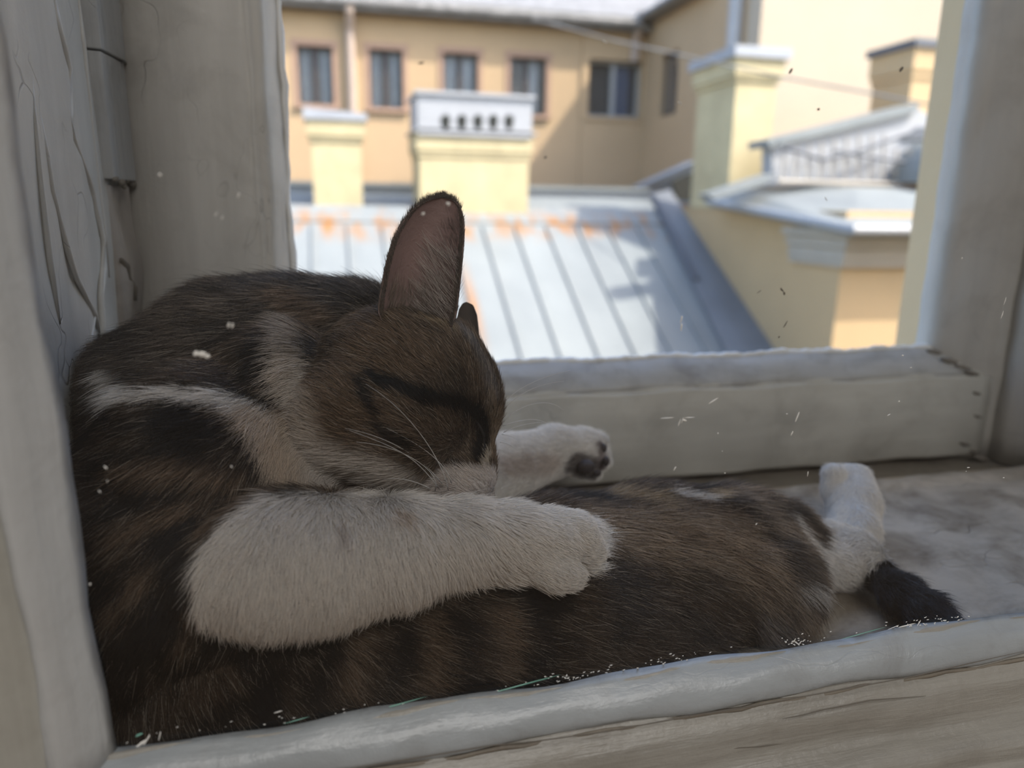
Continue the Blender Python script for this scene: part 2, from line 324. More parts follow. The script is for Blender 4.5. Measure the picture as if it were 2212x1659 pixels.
# right jamb
rj = sweep([(.530, .010), (.532, .06), (.5305, .12), (.531, .20), (.5305, .228), (.5255, .236), (.5235, YO+.002), (XR, YO+.002), (XR, .010)], 'z', -.004, ZT, 60)
rj.build('trim_9', M_outv, smooth=True)['kind'] = 'structure'
struct('trim_10', MB().box((XL-.02, -.02, ZT-.02), (XR+.02, .42, ZT+.01)), M_jamb)
# outer sash
GXL, GXR, GZ, GY = -.0245, .478, .0855, .28
ow = empty('window_2', (0, 0, 0)); ow['kind'] = 'structure'
rail = sweep([(YO+.0015, .0005), (YO, .003), (YO, .0655), (YO+.0012, .0675), (YO+.003, .0672), (YO+.0035, .0692), (GY-.004, GZ-.0028), (GY, GZ-.0006), (GY, GZ-.004), (GY+.015, GZ-.01), (GY+.015, -.004), (YO+.01, -.004)], 'x', -.10, .516, 60)
rail.build('bottom_rail', [M_out], ow, smooth=True)
bev = sweep([(YO+.0032, .0688), (YO+.0048, .0722), (GY-.005, GZ+.0002), (GY-.0004, GZ+.001), (GY-.0004, GZ-.004), (YO+.006, .064)], 'x', GXL-.006, GXR+.012, 60)
bev.build('glazing_bead', M_bev, ow, smooth=True)
sl = sweep([(SX-.004, YO), (-.045, YO), (-.0435, YO+.0015), (-.0425, YO), (-.0400, YO+.0005), (-.0388, YO+.003), (-.0365, YO+.002), (-.0330, YO+.006), (-.0268, GY-.006), (-.0258, GY-.001), (GXL-.002, GY-.001), (GXL-.002, GY+.015), (SX-.004, GY+.015)], 'z', -.004, ZT, 60)
sl.build('sash_stile', M_outv, ow, smooth=True)
pl = sweep([(-.0275, GY-.001), (-.0255, GY-.006), (-.0235, GY-.003), (GXL+.0008, GY-.0003), (GXL-.004, GY-.0002)], 'z', GZ-.003, ZT, 120, lambda t: (.0009*math.sin(t*410)*math.sin(t*173), .0006*math.sin(t*313)))
pl.build('putty_line', M_fleck, ow, smooth=True)
pb = sweep([(GY-.004, GZ-.001), (GY-.0035, GZ+.0022), (GY-.0008, GZ+.0030), (GY-.0002, GZ-.001)], 'x', GXL, GXR, 160, lambda t: (0, .0007*math.sin(t*210)*math.sin(t*77)+.0004*math.sin(t*613)))
pb.build('putty_line', M_fleck, ow, smooth=True)
sr2 = sweep([(GXR, GY-.001), (GXR+.002, GY-.005), (GXR+.006, GY-.009), (.487, GY-.011), (.4885, GY-.013), (.505, YO+.006), (.512, YO+.001), (.5155, YO), (.522, YO-.0005), (.535, YO), (.545, GY), (.545, GY+.015), (GXR, GY+.015)], 'z', -.004, ZT, 60)
sr2.build('sash_stile', M_outv, ow, smooth=True)
MB().box((SX, YO, ZT-.07), (XR-.05, GY+.015, ZT)).build('top_rail', M_out, ow)
# grime wedged into the lower right corner of the outer sash
gr = MB()
for (px, py, r, y) in [(2020,762,.006,.272),(2050,780,.006,.262),(2080,795,.006,.258),(2100,806,.005,.252),(2110,850,.003,.249),(2112,900,.003,.249),(2085,960,.004,.249),(2105,975,.004,.249),(2120,990,.006,.246)]:
    c = PY(px, py, y); gr.tube([c+np.array([-r*1.3, 0, r*.4]), c, c+np.array([r*1.3, 0, -r*.3])], [r*.2, r*.45, r*.2], 8)
gr.build('grime', simple('corner_grime', (.20, .18, .155), .8, .2, 200), ow, smooth=True)
og = MB().add([(GXL-.003, GY, GZ-.003), (GXR+.003, GY, GZ-.003), (GXR+.003, GY, ZT-.06), (GXL-.003, GY, ZT-.06)], [(0, 1, 2, 3)])
og.build('pane', M_glass_out, ow)

# ================================================================ the courtyard outside
_simple = simple
def simple(name, col, *a, **k): return _simple(name, tuple(c*.52 for c in col), *a, **k)
M_wallA = simple('peach_stucco', (.80, .56, .32), .9, .05, .8, .2)
M_wallB = simple('pale_peach_stucco', (.76, .64, .48), .9, .05, .5, .2)
M_yel = simple('yellow_chimney_stucco', (.86, .73, .43), .9, .12, 2.5, .3)
M_yel2 = simple('ochre_stucco', (.86, .62, .34), .9, .05, 1, .2)
M_trimp = simple('pink_window_trim', (.62, .40, .28), .85, .06)
M_win = simple('dark_window_frame', (.07, .055, .05), .6, .1)
M_winw = simple('white_window_frame', (.6, .6, .58), .6, .05)
M_cap = simple('grey_metal_cap', (.55, .58, .62), .45, .08, 3, 0, .0)
M_vent = simple('grey_vent_box', (.58, .60, .62), .6, .06, 4)
M_hole = simple('vent_hole', (.02, .025, .02), .9, .1)
M_pipe = simple('pink_downpipe', (.75, .58, .46), .6, .08)
M_pipew = simple('pale_downpipe', (.66, .66, .66), .6, .05)
M_corn = simple('cornice_plaster', (.68, .62, .52), .8, .06, 3)
M_dkroof = simple('dark_metal_roof', (.13, .15, .18), .5, .15, 2)
M_eave = simple('weathered_eave_metal', (.36, .35, .33), .6, .4, 5)
M_curt = simple('pale_curtain', (.50, .55, .58), .8, .1, 3)
M_blind = simple('blue_blind', (.16, .20, .32), .7, .1, 3)
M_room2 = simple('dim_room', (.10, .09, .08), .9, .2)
def metalroof():
    m, n, b, o = newmat('standing_seam_roof'); tc = N(n, 'ShaderNodeTexCoord').outputs['Object']
    base = ramp(n, noise(n, tc, 1.1, 6, .6, (1, .4, 1)), [(.3, (.165, .182, .185)), (.7, (.215, .235, .234))]).outputs[0]
    sp = N(n, 'ShaderNodeSeparateXYZ'); n.links.new(tc, sp.inputs[0])
    def band(sock, c, w):          # 1 at c falling to 0 at distance w
        a = N(n, 'ShaderNodeMath', operation='SUBTRACT'); n.links.new(sock, a.inputs[0]); a.inputs[1].default_value = c
        d = N(n, 'ShaderNodeMath', operation='ABSOLUTE'); n.links.new(a.outputs[0], d.inputs[0])
        q = N(n, 'ShaderNodeMapRange'); n.links.new(d.outputs[0], q.inputs[0]); q.inputs[1].default_value = 0; q.inputs[2].default_value = w; q.inputs[3].default_value = 1; q.inputs[4].default_value = 0
        return q.outputs[0]
    rn = ramp(n, noise(n, tc, 3.2, 5, .7, (1.6, .6, 1)), [(.46, (0, 0, 0)), (.62, (1, 1, 1))]).outputs[0]
    m1 = N(n, 'ShaderNodeMath', operation='MULTIPLY'); n.links.new(band(sp.outputs[1], 10.93, .42), m1.inputs[0]); n.links.new(rn, m1.inputs[1])
    m1b = N(n, 'ShaderNodeMath', operation='MULTIPLY'); n.links.new(m1.outputs[0], m1b.inputs[0]); m1b.inputs[1].default_value = 1.3
    m2 = N(n, 'ShaderNodeMath', operation='MULTIPLY'); n.links.new(band(sp.outputs[0], 1.78, .11), m2.inputs[0]); n.links.new(band(sp.outputs[1], 9.3, 1.0), m2.inputs[1])
    m3 = N(n, 'ShaderNodeMath', operation='MAXIMUM', use_clamp=True); n.links.new(m1b.outputs[0], m3.inputs[0]); n.links.new(m2.outputs[0], m3.inputs[1])
    n.links.new(mixc(n, m3.outputs[0], base, (.26, .135, .055)), b.inputs['Base Color']); b.inputs['Roughness'].default_value = .45
    b.inputs['Specular IOR Level'].default_value = .15
    return m
M_roof = metalroof()
GP = 'buildings around the courtyard'
# long metal roof in front: plane rising away at 31 degrees
SL = .605
def zr(y): return -.06+SL*(y-11.0)
RX0, RX1, RY0, RY1 = -8.0, 5.62, 3.0, 11.30
rf = empty('roof', (1.5, 7, zr(7)), label='pale grey standing seam metal roof with rust spots behind the cat', cat='roof')
MB().prism([(RX0, RY0, zr(RY0)), (RX1, RY0, zr(RY0)), (RX1, RY1, zr(RY1)), (RX0, RY1, zr(RY1))], (0, 0, -.15)).build('roof_sheet', M_roof, rf)
for k in range(28):
    x = -7.77+.5*k
    if x > 5.4: break
    MB().prism([(x-.018, RY0, zr(RY0)), (x+.018, RY0, zr(RY0)), (x+.018, RY1-.4, zr(RY1-.4)), (x-.018, RY1-.4, zr(RY1-.4))], (0, 0, .045)).build('seam', M_roof, rf)
MB().prism([(RX0, 10.98, zr(10.98)+.005), (5.5, 10.98, zr(10.98)+.005), (5.5, RY1+.05, zr(RY1)+.03), (RX0, RY1+.05, zr(RY1)+.03)], (0, 0, .03)).build('ridge_flashing', M_roof, rf)
MB().prism([(RX0, RY1, zr(RY1)-.1), (RX1+.4, RY1, zr(RY1)-.1), (RX1+.4, 13.2, .30), (RX0, 13.2, .30)], (0, 0, .08)).build('rear_slope', M_roof, rf)
MB().prism([(4.55, RY0, zr(RY0)+.03), (5.64, RY0, zr(RY0)+.16), (5.64, 11.7, zr(11.7)+.12), (5.25, 11.7, zr(11.7)+.04)], (0, 0, .03)).build('side_flashing', simple('grey_flashing', (.27, .29, .31), .6, .12, 2), rf)
MB().tube([(5.15, 9.6, zr(9.6)+.08), (5.28, 11.6, zr(11.6)+.09)], .05).build('side_roll', M_dkroof, rf)
MB().box((RX0, RY0-.2, -12), (RX1, RY0, zr(RY0)-.1)).build('wall', M_wallA, rf)
pw = empty('parapet', (1.5, 13.3, .3), label='low white metal capped parapet running behind the roof ridge', cat='parapet')
MB().box((RX0, 13.2, -.3), (5.9, 13.6, .50)).build('wall', M_cap, pw)
MB().box((RX0, 13.12, .50), (5.9, 13.7, .57)).build('cap', M_roof, pw)

# long peach building on the far side
far = empty('apartment_building', (2, 17, -1), label='long peach stucco building with dark framed windows beyond the roof', cat='building')
FY = 17.0
def winrect(p0, p1, y): a = PY(*p0, y); b = PY(*p1, y); return min(a[0], b[0]), max(a[0], b[0]), min(a[2], b[2]), max(a[2], b[2])
wins = [winrect((640, 97), (722, 228), FY), winrect((797, 105), (872, 236), FY), winrect((957, 113), (1032, 240), FY), winrect((1102, 122), (1178, 250), FY), winrect((1272, 128), (1380, 256), FY)]
def wall_with_holes(x0, x1, z0, z1, holes, y, th):     # facade facing -y
    mb = MB(); holes = sorted(holes); cur = x0
    for (a, b, c, d) in holes:
        mb.box((cur, y, z0), (a, y+th, z1)); mb.box((a, y, z0), (b, y+th, c)); mb.box((a, y, d), (b, y+th, z1)); cur = b
    return mb.box((cur, y, z0), (x1, y+th, z1))
wall_with_holes(-12, 7.3, -12, 4.45, wins, FY, .35).build('wall', M_wallA, far)
wall_with_holes(5.75, 7.3, -12, 4.12, wins[4:], FY-.06, .06).build('wall_projection', M_wallA, far)
for k, (a, b, c, d) in enumerate(wins):
    white = k == 4; t = .05 if not white else .06
    w = MB().box((a, FY+.12, c), (a+t, FY+.2, d)).box((b-t, FY+.12, c), (b, FY+.2, d)).box((a, FY+.12, c), (b, FY+.2, c+t)).box((a, FY+.12, d-t), (b, FY+.2, d))
    m_ = (a+b)/2; w.box((m_-t*.9, FY+.11, c), (m_+t*.9, FY+.2, d))
    wo = w.build('window', M_winw if white else M_win, far)
    if white: wo['label'] = 'white framed window with blue blind'
    g = MB().add([(a, FY+.16, c), (b, FY+.16, c), (b, FY+.16, d), (a, FY+.16, d)], [(0, 1, 2, 3)]).build('pane', glass_far if k else (globals().setdefault('glass_far', glassmat('far_window_glass', .03))), wo)
    cb = MB()
    for (u0, u1) in (((a+t, a+(b-a)*.36), (b-(b-a)*.36, b-t)) if k < 2 else (((a+t, m_-t), (m_+t, b-t)) if k == 2 else ((m_+t, b-t*3),))):
        n_ = 14; vs = []
        for i in range(n_+1):
            u = u0+(u1-u0)*i/n_; yy = FY+.26+.015*math.sin(i*1.9); vs += [(u, yy, c+.02), (u, yy, d-.02)]
        cb.add(vs, [(2*i, 2*i+2, 2*i+3, 2*i+1) for i in range(n_)])
    cb.build('curtain', M_blind if white else M_curt, wo)
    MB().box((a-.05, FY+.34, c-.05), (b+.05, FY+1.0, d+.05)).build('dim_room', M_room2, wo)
    tr_ = MB().box((a-.12, FY-.03, d), (b+.12, FY, d+.12)).box((a-.10, FY-.03, c-.10), (a, FY, d)).box((b, FY-.03, c-.10), (b+.10, FY, d))
    tr_.build('window_surround', M_trimp if k < 4 else M_wallA, wo)
    MB().box((a-.1, FY-.10, c-.08), (b+.1, FY+.1, c)).build('window_sill', M_trimp if k < 4 else M_wallA, wo)
ev = MB().prism([(-12, FY-.42, 4.12), (-12, FY-.42, 4.22), (-12, FY+.1, 4.45), (-12, FY+.1, 4.12)], (19.35, 0, 0)); ev.build('eave', M_eave, far)
MB().tube([(-12, FY-.46, 4.24), (7.0, FY-.46, 4.24)], .07).build('gutter', M_eave, far)
MB().prism([(-12, FY-.36, 4.3), (7.6, FY-.36, 4.3), (11, FY+4, 6.4), (-12, FY+4, 6.4)], (0, 0, .1)).build('roof_sheet', M_eave, far)
for (px, ztop, zb_, r) in ((757, 4.2, .3, .095), (1372, 4.4, 3.5, .10)):
    p = PY(px, 100, FY-.13); MB().tube([(p[0], FY-.4, ztop+.1), (p[0], FY-.38, ztop-.12), (p[0], FY-.14, ztop-.45), (p[0], FY-.13, zb_)], r, 10).build('downpipe', M_pipe, far)
# the wing on the right of it, its long side in shade
wg = far
hy0, hy1, hz0_, hz1_ = 15.2, 16.05, 2.2, 3.5
mb = MB().box((7.3, 12.52, -12), (7.7, hy0, 4.6)).box((7.3, hy1, -12), (7.7, FY, 4.6)).box((7.3, hy0, -12), (7.7, hy1, hz0_)).box((7.3, hy0, hz1_), (7.7, hy1, 4.6)); mb.build('wing_wall', M_wallA, wg)
w = MB().box((7.4, hy0, hz0_), (7.46, hy0+.07, hz1_)).box((7.4, hy1-.07, hz0_), (7.46, hy1, hz1_)).box((7.4, hy0, hz1_-.07), (7.46, hy1, hz1_)).box((7.4, hy0, hz0_), (7.46, hy1, hz0_+.07)).box((7.4, (hy0+hy1)/2-.05, hz0_), (7.46, (hy0+hy1)/2+.05, hz1_)).build('window', M_win, wg)
MB().add([(7.43, hy0, hz0_), (7.43, hy1, hz0_), (7.43, hy1, hz1_), (7.43, hy0, hz1_)], [(0, 1, 2, 3)]).build('pane', glass_far, w)
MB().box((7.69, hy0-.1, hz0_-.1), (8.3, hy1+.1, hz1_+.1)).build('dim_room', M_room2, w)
MB().box((6.95, 13.6, 4.30), (7.7, 17.2, 4.42)).build('eave', M_eave, wg)
MB().tube([(6.95, 13.6, 4.38), (6.95, 16.7, 4.38)], .07).build('gutter', M_eave, wg)
MB().tube([(7.2, 12.75, 6.3), (7.2, 12.75, 2.7)], .13, 12).build('downpipe', M_pipew, wg)
# big blank gable wall catching the sun
gw = empty('gable_wall', (11, 12.1, -1), label='large blank pale peach gable wall in sun at upper right', cat='wall')
MB().box((7.3, 12.06, -12), (18, 12.5, 9)).build('wall', M_wallB, gw)

def chimney(name, x0, x1, y0, y1, z0, z1, m, label, capm=M_cap, cap=.16, flare=.06, neck=.35, capover=.1, slant=0, own=None):
    e = own or empty(name, ((x0+x1)/2, (y0+y1)/2, z0), label=label, cat='chimney', group=None)
    b = MB().box((x0, y0, z0), (x1, y1, z1-neck)).box((x0-flare*.5, y0-flare*.5, z1-neck), (x1+flare*.5, y1+flare*.5, z1-neck*.75)).box((x0-flare, y0-flare, z1-neck*.75), (x1+flare, y1+flare, z1))
    b_ = b.build('chimney_stack', m, e)
    if own: b_['label'] = label
    c = MB().prism([(x0-capover, y0-capover, z1), (x1+capover, y0-capover, z1), (x1+capover, y0-capover, z1+cap-slant), (x0-capover, y0-capover, z1+cap)], (0, y1-y0+2*capover, 0))
    c.build('chimney_cap', capm, b_ if own else e); return e
a = PY(678, 420, 11.6); b = PY(778, 262, 11.6)
chimney('chimney', a[0], b[0], 11.6, 12.4, -.05, b[2], M_yel, 'small yellow chimney with a flat grey cap, left of the vented one', neck=.3, slant=.06)
a = PY(908, 440, 11.2); b = PY(1143, 292, 11.2)
ch2 = chimney('chimney', a[0], b[0], 11.2, 12.2, -.05, b[2], M_yel, 'wide yellow chimney carrying a grey box with five vent holes', cap=.03, neck=.35, flare=.05)
a = PY(903, 290, 11.1); b = PY(1150, 215, 11.1)
vb = MB().box((a[0], 11.1, a[2]), (b[0], 11.2, b[2]+.03)).box((a[0], 11.2, a[2]), (a[0]+.06, 12.2, b[2])).box((b[0]-.06, 11.2, a[2]), (b[0], 12.2, b[2])).box((a[0], 12.1, a[2]), (b[0], 12.2, b[2])).box((a[0]-.04, 11.05, b[2]), (b[0]+.04, 12.25, b[2]+.05))
vo = vb.build('vent_box', M_vent, ch2)
for px in (963, 998, 1033, 1066, 1100):
    p = PY(px, 264, 11.095); pr = [(p[0]+.085*math.cos(t)*(1 if math.sin(t) > 0 else .75), p[1], p[2]+.11*math.sin(t)) for t in np.linspace(0, 2*math.pi, 13)[:-1]]
    MB().prism(pr, (0, .012, 0)).build('vent_hole', M_hole, vo)
# yellow house on the right
hs = empty('house', (7, 9, -3), label='ochre house at right with white cornice and pale metal roof', cat='house')
HY = 7.08
MB().prism([(5.62, HY, -12), (9.5, HY, -12), (9.5, 11.9, -12), (5.62, 11.9, -12)], (0, 0, 12.2)).build('wall', M_yel2, hs)
ez = lambda y: -.02+.385*(y-7.0)/3.1
ov = .22
co_ = MB()
y0c = 8.0
for (d, za, zb_) in ((.10, -.42, -.34), (.14, -.34, -.20), (.22, -.20, -.08), (.34, -.08, .0)):
    co_.prism([(5.62-d*.6, HY-d, za), (9.6, HY-d, za), (9.6, HY+.1, za), (5.7, HY+.1, za), (5.7, y0c, za), (5.62-d*.6, y0c, za)], (0, 0, zb_-za))
co_.build('cornice', M_corn, hs)
A = [PX(1532, 436, 5.35), PX(1850, 500, 5.35)]
yA, yB = A[0][1], A[1][1]
rp = MB()
P1 = PX(1532, 434, 5.35); P2 = PX(1846, 496, 5.35); P3 = np.array([9.8, P2[1], P2[2]]); 
Q1 = np.array([5.75, P1[1]+.2, P1[2]+.25]); Q2 = np.array([6.9, 8.6, .52]); Q3 = np.array([9.8, 8.6, .52])
rp.prism([P1, P2, Q2, Q1], (0, 0, -.07)); rp.prism([P2, P3, Q3, Q2], (0, 0, -.07))
rp.build('roof_sheet', M_roof, hs)
MB().tube([P1+[-.03, 0, 0], P2+[-.03, -.03, 0], P3+[0, -.03, 0]], .05).build('gutter', M_cap, hs)
# tall chimney rising from the house
b = PY(1682, 125, 9.7)
chimney('chimney', 5.6, b[0], 9.7, 10.85, .21, 2.25, M_yel, 'tall ochre chimney with wide grey cap in front of gable wall', cap=.14, neck=.3, flare=.07, capover=.13, slant=.0, own=hs)
# roof terrace block with railing and arched dormer
tb = empty('roof_terrace', (8, 9, .5), label='pale grey roof terrace with slatted railing above the ochre house', cat='roof terrace')
def q(px, py, y=8.9): return PY(px, py, y)
MB().prism([q(1668, 400), q(2080, 402), q(2080, 300), q(1980, 232), q(1668, 306)], (0, .25, 0)).build('panel', M_vent, tb)
MB().prism([q(1660, 302, 8.8), q(1982, 222, 8.8), q(1986, 240, 8.8), q(1662, 318, 8.8)], (0, .5, 0)).build('coping', M_roof, tb)
for k in range(12):
    x = 1690+k*27; tp = 322-(k*6 if k < 9 else 0)
    MB().tube([q(x+4, max(tp, 290), 8.75), q(x, 388, 8.75)], .014, 6).build('baluster', M_corn, tb)
MB().tube([q(1680, 392, 8.72), q(1990, 400, 8.72)], .03, 6).build('rail', M_corn, tb)
MB().tube([q(1690, 318, 8.7), q(1780, 345, 8.7), q(1860, 325, 8.7), q(1960, 290, 8.7)], .025, 6).build('bent_rail', M_dkroof, tb)
MB().tube([q(1800, 325, 8.7), q(1960, 352, 8.7)], .02, 6).build('bent_rail', M_dkroof, tb)
MB().prism([q(1668, 375, 8.6), q(1668, 392, 8.6), q(1545, 432, 8.6), q(1530, 420, 8.6)], (0, .3, 0)).build('side_slope', M_roof, tb)
dm = MB(); n_ = 12; c0 = q(2060, 395, 8.3); rr = .52
dm.prism([c0+np.array([rr*math.cos(t), 0, rr*1.1*math.sin(t)]) for t in np.linspace(0, math.pi, n_)], (0, 1.2, 0))
dmo = dm.build('arched_dormer', M_roof, tb)
for k in range(6):
    MB().tube([q(2020+k*9, 340, 8.25), q(2016+k*9, 400, 8.25)], .010, 6).build('bar', M_cap, dmo)
a = q(1990, 275, 8.9); b = q(2110, 100, 8.9)
chimney('chimney', a[0], b[0]+.4, 9.2, 10.0, .55, b[2], M_yel2, 'ochre chimney with dark cap beside the right window stile', M_dkroof, cap=.1, neck=.4, flare=.05)
MB().prism([q(1950, 300, 8.85), q(1985, 275, 8.85), q(2100, 275, 8.85), q(2100, 305, 8.85)], (0, .5, 0)).build('dark_slope', M_dkroof, tb)
# small lean-to between the far wing and the ochre house
ln = empty('lean_to_roof', (6.3, 13, .2), label='small grey lean-to roof left of the tall chimney', cat='roof')
MB().prism([PY(1384, 402, 13.9), PY(1512, 345, 12.2), PY(1512, 440, 12.2), PY(1420, 442, 13.9)], (.05, .6, 0)).build('roof_sheet', M_vent, ln)
MB().prism([PY(1452, 392, 12.1), PY(1505, 368, 12.1), PY(1500, 436, 12.1), PY(1462, 432, 12.1)], (0, .1, 0)).build('hatch', M_hole, ln)
cb = MB().tube([PY(1150, 40, 12), PY(1330, 88, 11), PY(1500, 125, 10), PY(1680, 165, 9), PY(1900, 205, 8), PY(2100, 245, 7)], .014, 6).build('cable', M_eave)
tag(cb, 'thin slack cable crossing in front of the pale gable wall', 'cable')
struct('ground', MB().box((-40, .5, -12.2), (40, 60, -12)), simple('courtyard_paving', (.25, .24, .22), .9, .2))
simple = _simple

# ================================================================ the cat
import openvdb as vdb
H_ = .0012
O = np.array([-.128, -.004, -.012]); DIM = (int(.520/H_), int(.262/H_), int(.235/H_))
BIG = .05
def wp(a):                  # (px,py,y[,r_px]) -> world point, radius
    P = PY(a[0], a[1], a[2]); return P, (a[3]*depth(P)/FPX if len(a) > 3 else 0)
PR = []                     # primitives: dict(a,b,ra,rb,g,flow,len)
def chain(pts, g, flow=None, L=.008, k=.008):
    W_ = [wp(p) for p in pts]
    for i in range(max(1, len(W_)-1)):
        a, b = W_[i], W_[min(i+1, len(W_)-1)]
        if flow is None: fl = b[0]-a[0]
        else:
            f_ = flow[min(i, len(flow)-1)] if isinstance(flow, list) else flow
            fl = cR*f_[0]-cU*f_[1]+cf*(f_[2] if len(f_) > 2 else 0)
        fl = fl/(np.linalg.norm(fl)+1e-9)
        PR.append(dict(a=a[0], b=b[0], ra=a[1], rb=b[1], g=g, flow=fl, len=L, k=k))
# image-plane positions, each given its own distance behind the glass (y) and its radius
# shoulder and chest, pressed into the corner
chain([(330,1110,.075,190),(430,1020,.085,225)], 'body', (-.85,.5), .010, .012)
chain([(300,1330,.058,150),(470,1230,.062,190)], 'body', (-.6,.8), .010, .012)
chain([(235,1180,.06,110),(250,1420,.045,90)], 'body', (-.2,1), .010, .012)
# nape and upper back curling round to the head
chain([(370,885,.150,182),(520,808,.160,183),(640,792,.155,174),(760,775,.140,155)], 'neck', [(-.9,.35),(-.9,.2),(-.9,.3)], .011, .010)
chain([(620,860,.105,150),(700,950,.095,150)], 'chest', (-.7,.9), .010, .010)
chain([(480,930,.095,140),(610,1000,.080,110)], 'chest', (.6,.8), .009, .010)
# trunk lying along the glass
chain([(240,1520,.050,140),(420,1530,.055,165),(700,1450,.060,190),(960,1390,.066,205)], 'trunk', [(.45,.9),(.6,.8),(.9,.35)], .009, .012)
chain([(960,1390,.066,205),(1200,1325,.078,228),(1420,1275,.090,208),(1580,1235,.095,165)], 'trunk', [(1,.15),(1,.3),(.9,.5)], .010, .012)
chain([(1580,1225,.085,150),(1640,1270,.065,115)], 'rump', (.7,.75), .012, .012)
chain([(1560,1170,.115,105),(1680,1170,.100,82)], 'thigh', (.8,.6), .010, .012)
# hind legs and feet
chain([(1690,1155,.100,52),(1760,1205,.088,48),(1815,1225,.080,38)], 'hind', (1,.5), .006, .006)
chain([(1700,1240,.075,50),(1730,1240,.076,42),(1800,1222,.080,40)], 'hind', (1,.3), .006, .006)
chain([(1815,1190,.095,44),(1845,1150,.112,46),(1842,1090,.135,50),(1836,1050,.150,48)], 'foot', (0,1), .004, .006)
chain([(1804,1060,.143,28),(1801,1024,.147,24)], 'foot', (0,1), .003, .002)
chain([(1852,1055,.148,29),(1856,1030,.153,24)], 'foot', (0,1), .003, .002)
chain([(1790,1165,.098,36),(1848,1190,.084,40),(1866,1202,.078,38)], 'foot2', (-1,-.3), .004, .004)
# tail
chain([(1845,1200,.092,22),(1890,1235,.072,28),(1945,1283,.050,34),(2000,1323,.034,37),(2050,1368,.018,34)], 'tail', None, .0075, .006)
# far foreleg stretched along the outer sash
chain([(700,950,.110,120),(840,1010,.130,90),(980,1060,.155,78),(1090,1010,.180,66),(1200,975,.195,50),(1262,972,.198,46)], 'farleg', (-1,.1), .005, .006)
chain([(1262,955,.199,30),(1292,958,.200,25)], 'farleg', (-1,.1), .003, .002)
chain([(1265,980,.192,32),(1300,990,.192,23)], 'farleg', (-1,.1), .003, .002)
chain([(1250,1000,.190,30),(1284,1018,.190,19)], 'farleg', (-1,.1), .003, .002)
# near foreleg with the paw on the flank
chain([(500,1232,.040,114),(600,1215,.037,140),(700,1208,.036,132),(850,1187,.036,106),(1000,1168,.038,76),(1100,1170,.040,70),(1180,1178,.042,72)], 'arm', [(-.25,1),(-.15,1),(.05,1),(.25,1),(.7,.75),(1,.35)], .007, .008)
chain([(1180,1155,.045,58),(1235,1160,.047,56),(1262,1182,.047,42)], 'paw', (1,.3), .0020, .001)
chain([(1150,1205,.034,48),(1200,1232,.032,44),(1226,1240,.033,36)], 'paw', (1,.4), .0020, .001)
chain([(1205,1150,.060,42),(1262,1160,.062,38)], 'paw', (1,.2), .0020, .001)
# head
chain([(850,838,.094,168),(890,852,.094,172)], 'head', (-.75,-.45), .0055, .006)
chain([(760,900,.072,112),(860,930,.070,112)], 'head', (-.8,-.35), .0065, .008)
chain([(920,860,.090,150),(985,880,.094,98)], 'head', (-.75,-.55), .005, .006)
chain([(985,955,.086,90),(1008,1008,.078,62),(1022,1040,.074,44)], 'muzzle', (-.45,-.85), .0026, .005)
chain([(960,1045,.070,38),(1000,1058,.070,38)], 'muzzle', (-.8,-.2), .0022, .003)
chain([(1046,1044,.074,21),(1051,1078,.074,19)], 'muzzle', (-.1,1), .0012, .0015)
chain([(820,985,.075,80),(930,1020,.074,62)], 'muzzle', (-.9,-.2), .005, .006)
chain([(968,768,.108,70),(1000,822,.102,66)], 'head', (-.4,-.9), .005, .008)
chain([(905,752,.124,70),(960,765,.124,52)], 'head', (-.4,-.9), .005, .008)

grid = {}
def sd_prim(p, X):
    ab = p['b']-p['a']; L2 = float(ab@ab)+1e-12
    t = np.clip(((X-p['a'])@ab)/L2, 0, 1)
    return np.linalg.norm(X-p['a']-t[..., None]*ab, axis=-1)-(p['ra']+(p['rb']-p['ra'])*t)
def smin(a, b, k):
    h = np.maximum(k-np.abs(a-b), 0)/k
    return np.minimum(a, b)-h*h*k*.25
order = ['body', 'neck', 'chest', 'trunk', 'rump', 'thigh', 'hind', 'foot', 'foot2', 'tail', 'farleg', 'arm', 'paw', 'head', 'muzzle']
join = dict(body=.012, neck=.012, chest=.008, trunk=.004, rump=.012, thigh=.010, hind=.008, foot=.004, foot2=.003, tail=.004, farleg=.005, arm=.0030, paw=.0012, head=.0060, muzzle=.004)
F_ = np.full(DIM, BIG, np.float32)
for g in order:
    G = {}
    ps = [p for p in PR if p['g'] == g]
    lo = np.min([np.minimum(p['a']-p['ra'], p['b']-p['rb']) for p in ps], 0)-.014; hi = np.max([np.maximum(p['a']+p['ra'], p['b']+p['rb']) for p in ps], 0)+.014
    i0 = np.maximum(((lo-O)/H_).astype(int), 0); i1 = np.minimum(((hi-O)/H_).astype(int)+1, DIM)
    if (i1 <= i0).any(): continue
    ax = [(O[k]+H_*np.arange(i0[k], i1[k])).astype(np.float32) for k in range(3)]
    sub = None
    for p in ps:
        X = np.stack(np.meshgrid(*ax, indexing='ij'), -1)
        d = sd_prim({**p, 'a': p['a'].astype(np.float32), 'b': p['b'].astype(np.float32)}, X).astype(np.float32)
        sub = d if sub is None else smin(sub, d, p['k'])
    sl_ = tuple(slice(i0[k], i1[k]) for k in range(3))
    F_[sl_] = smin(F_[sl_], sub, join[g])
ax = [(O[k]+H_*np.arange(DIM[k])).astype(np.float32) for k in range(3)]
def clampplane(F, d):      # keep the body on this side of glass, sill, jamb and outer sash, with a soft edge
    return -smin(-F, -d, .004)
F_ = clampplane(F_, (.0042-ax[1])[None, :, None]+np.zeros_like(F_))
F_ = clampplane(F_, (.0022-ax[2])[None, None, :]+np.zeros_like(F_))
F_ = clampplane(F_, (XL+.004-ax[0])[:, None, None]+np.zeros_like(F_))
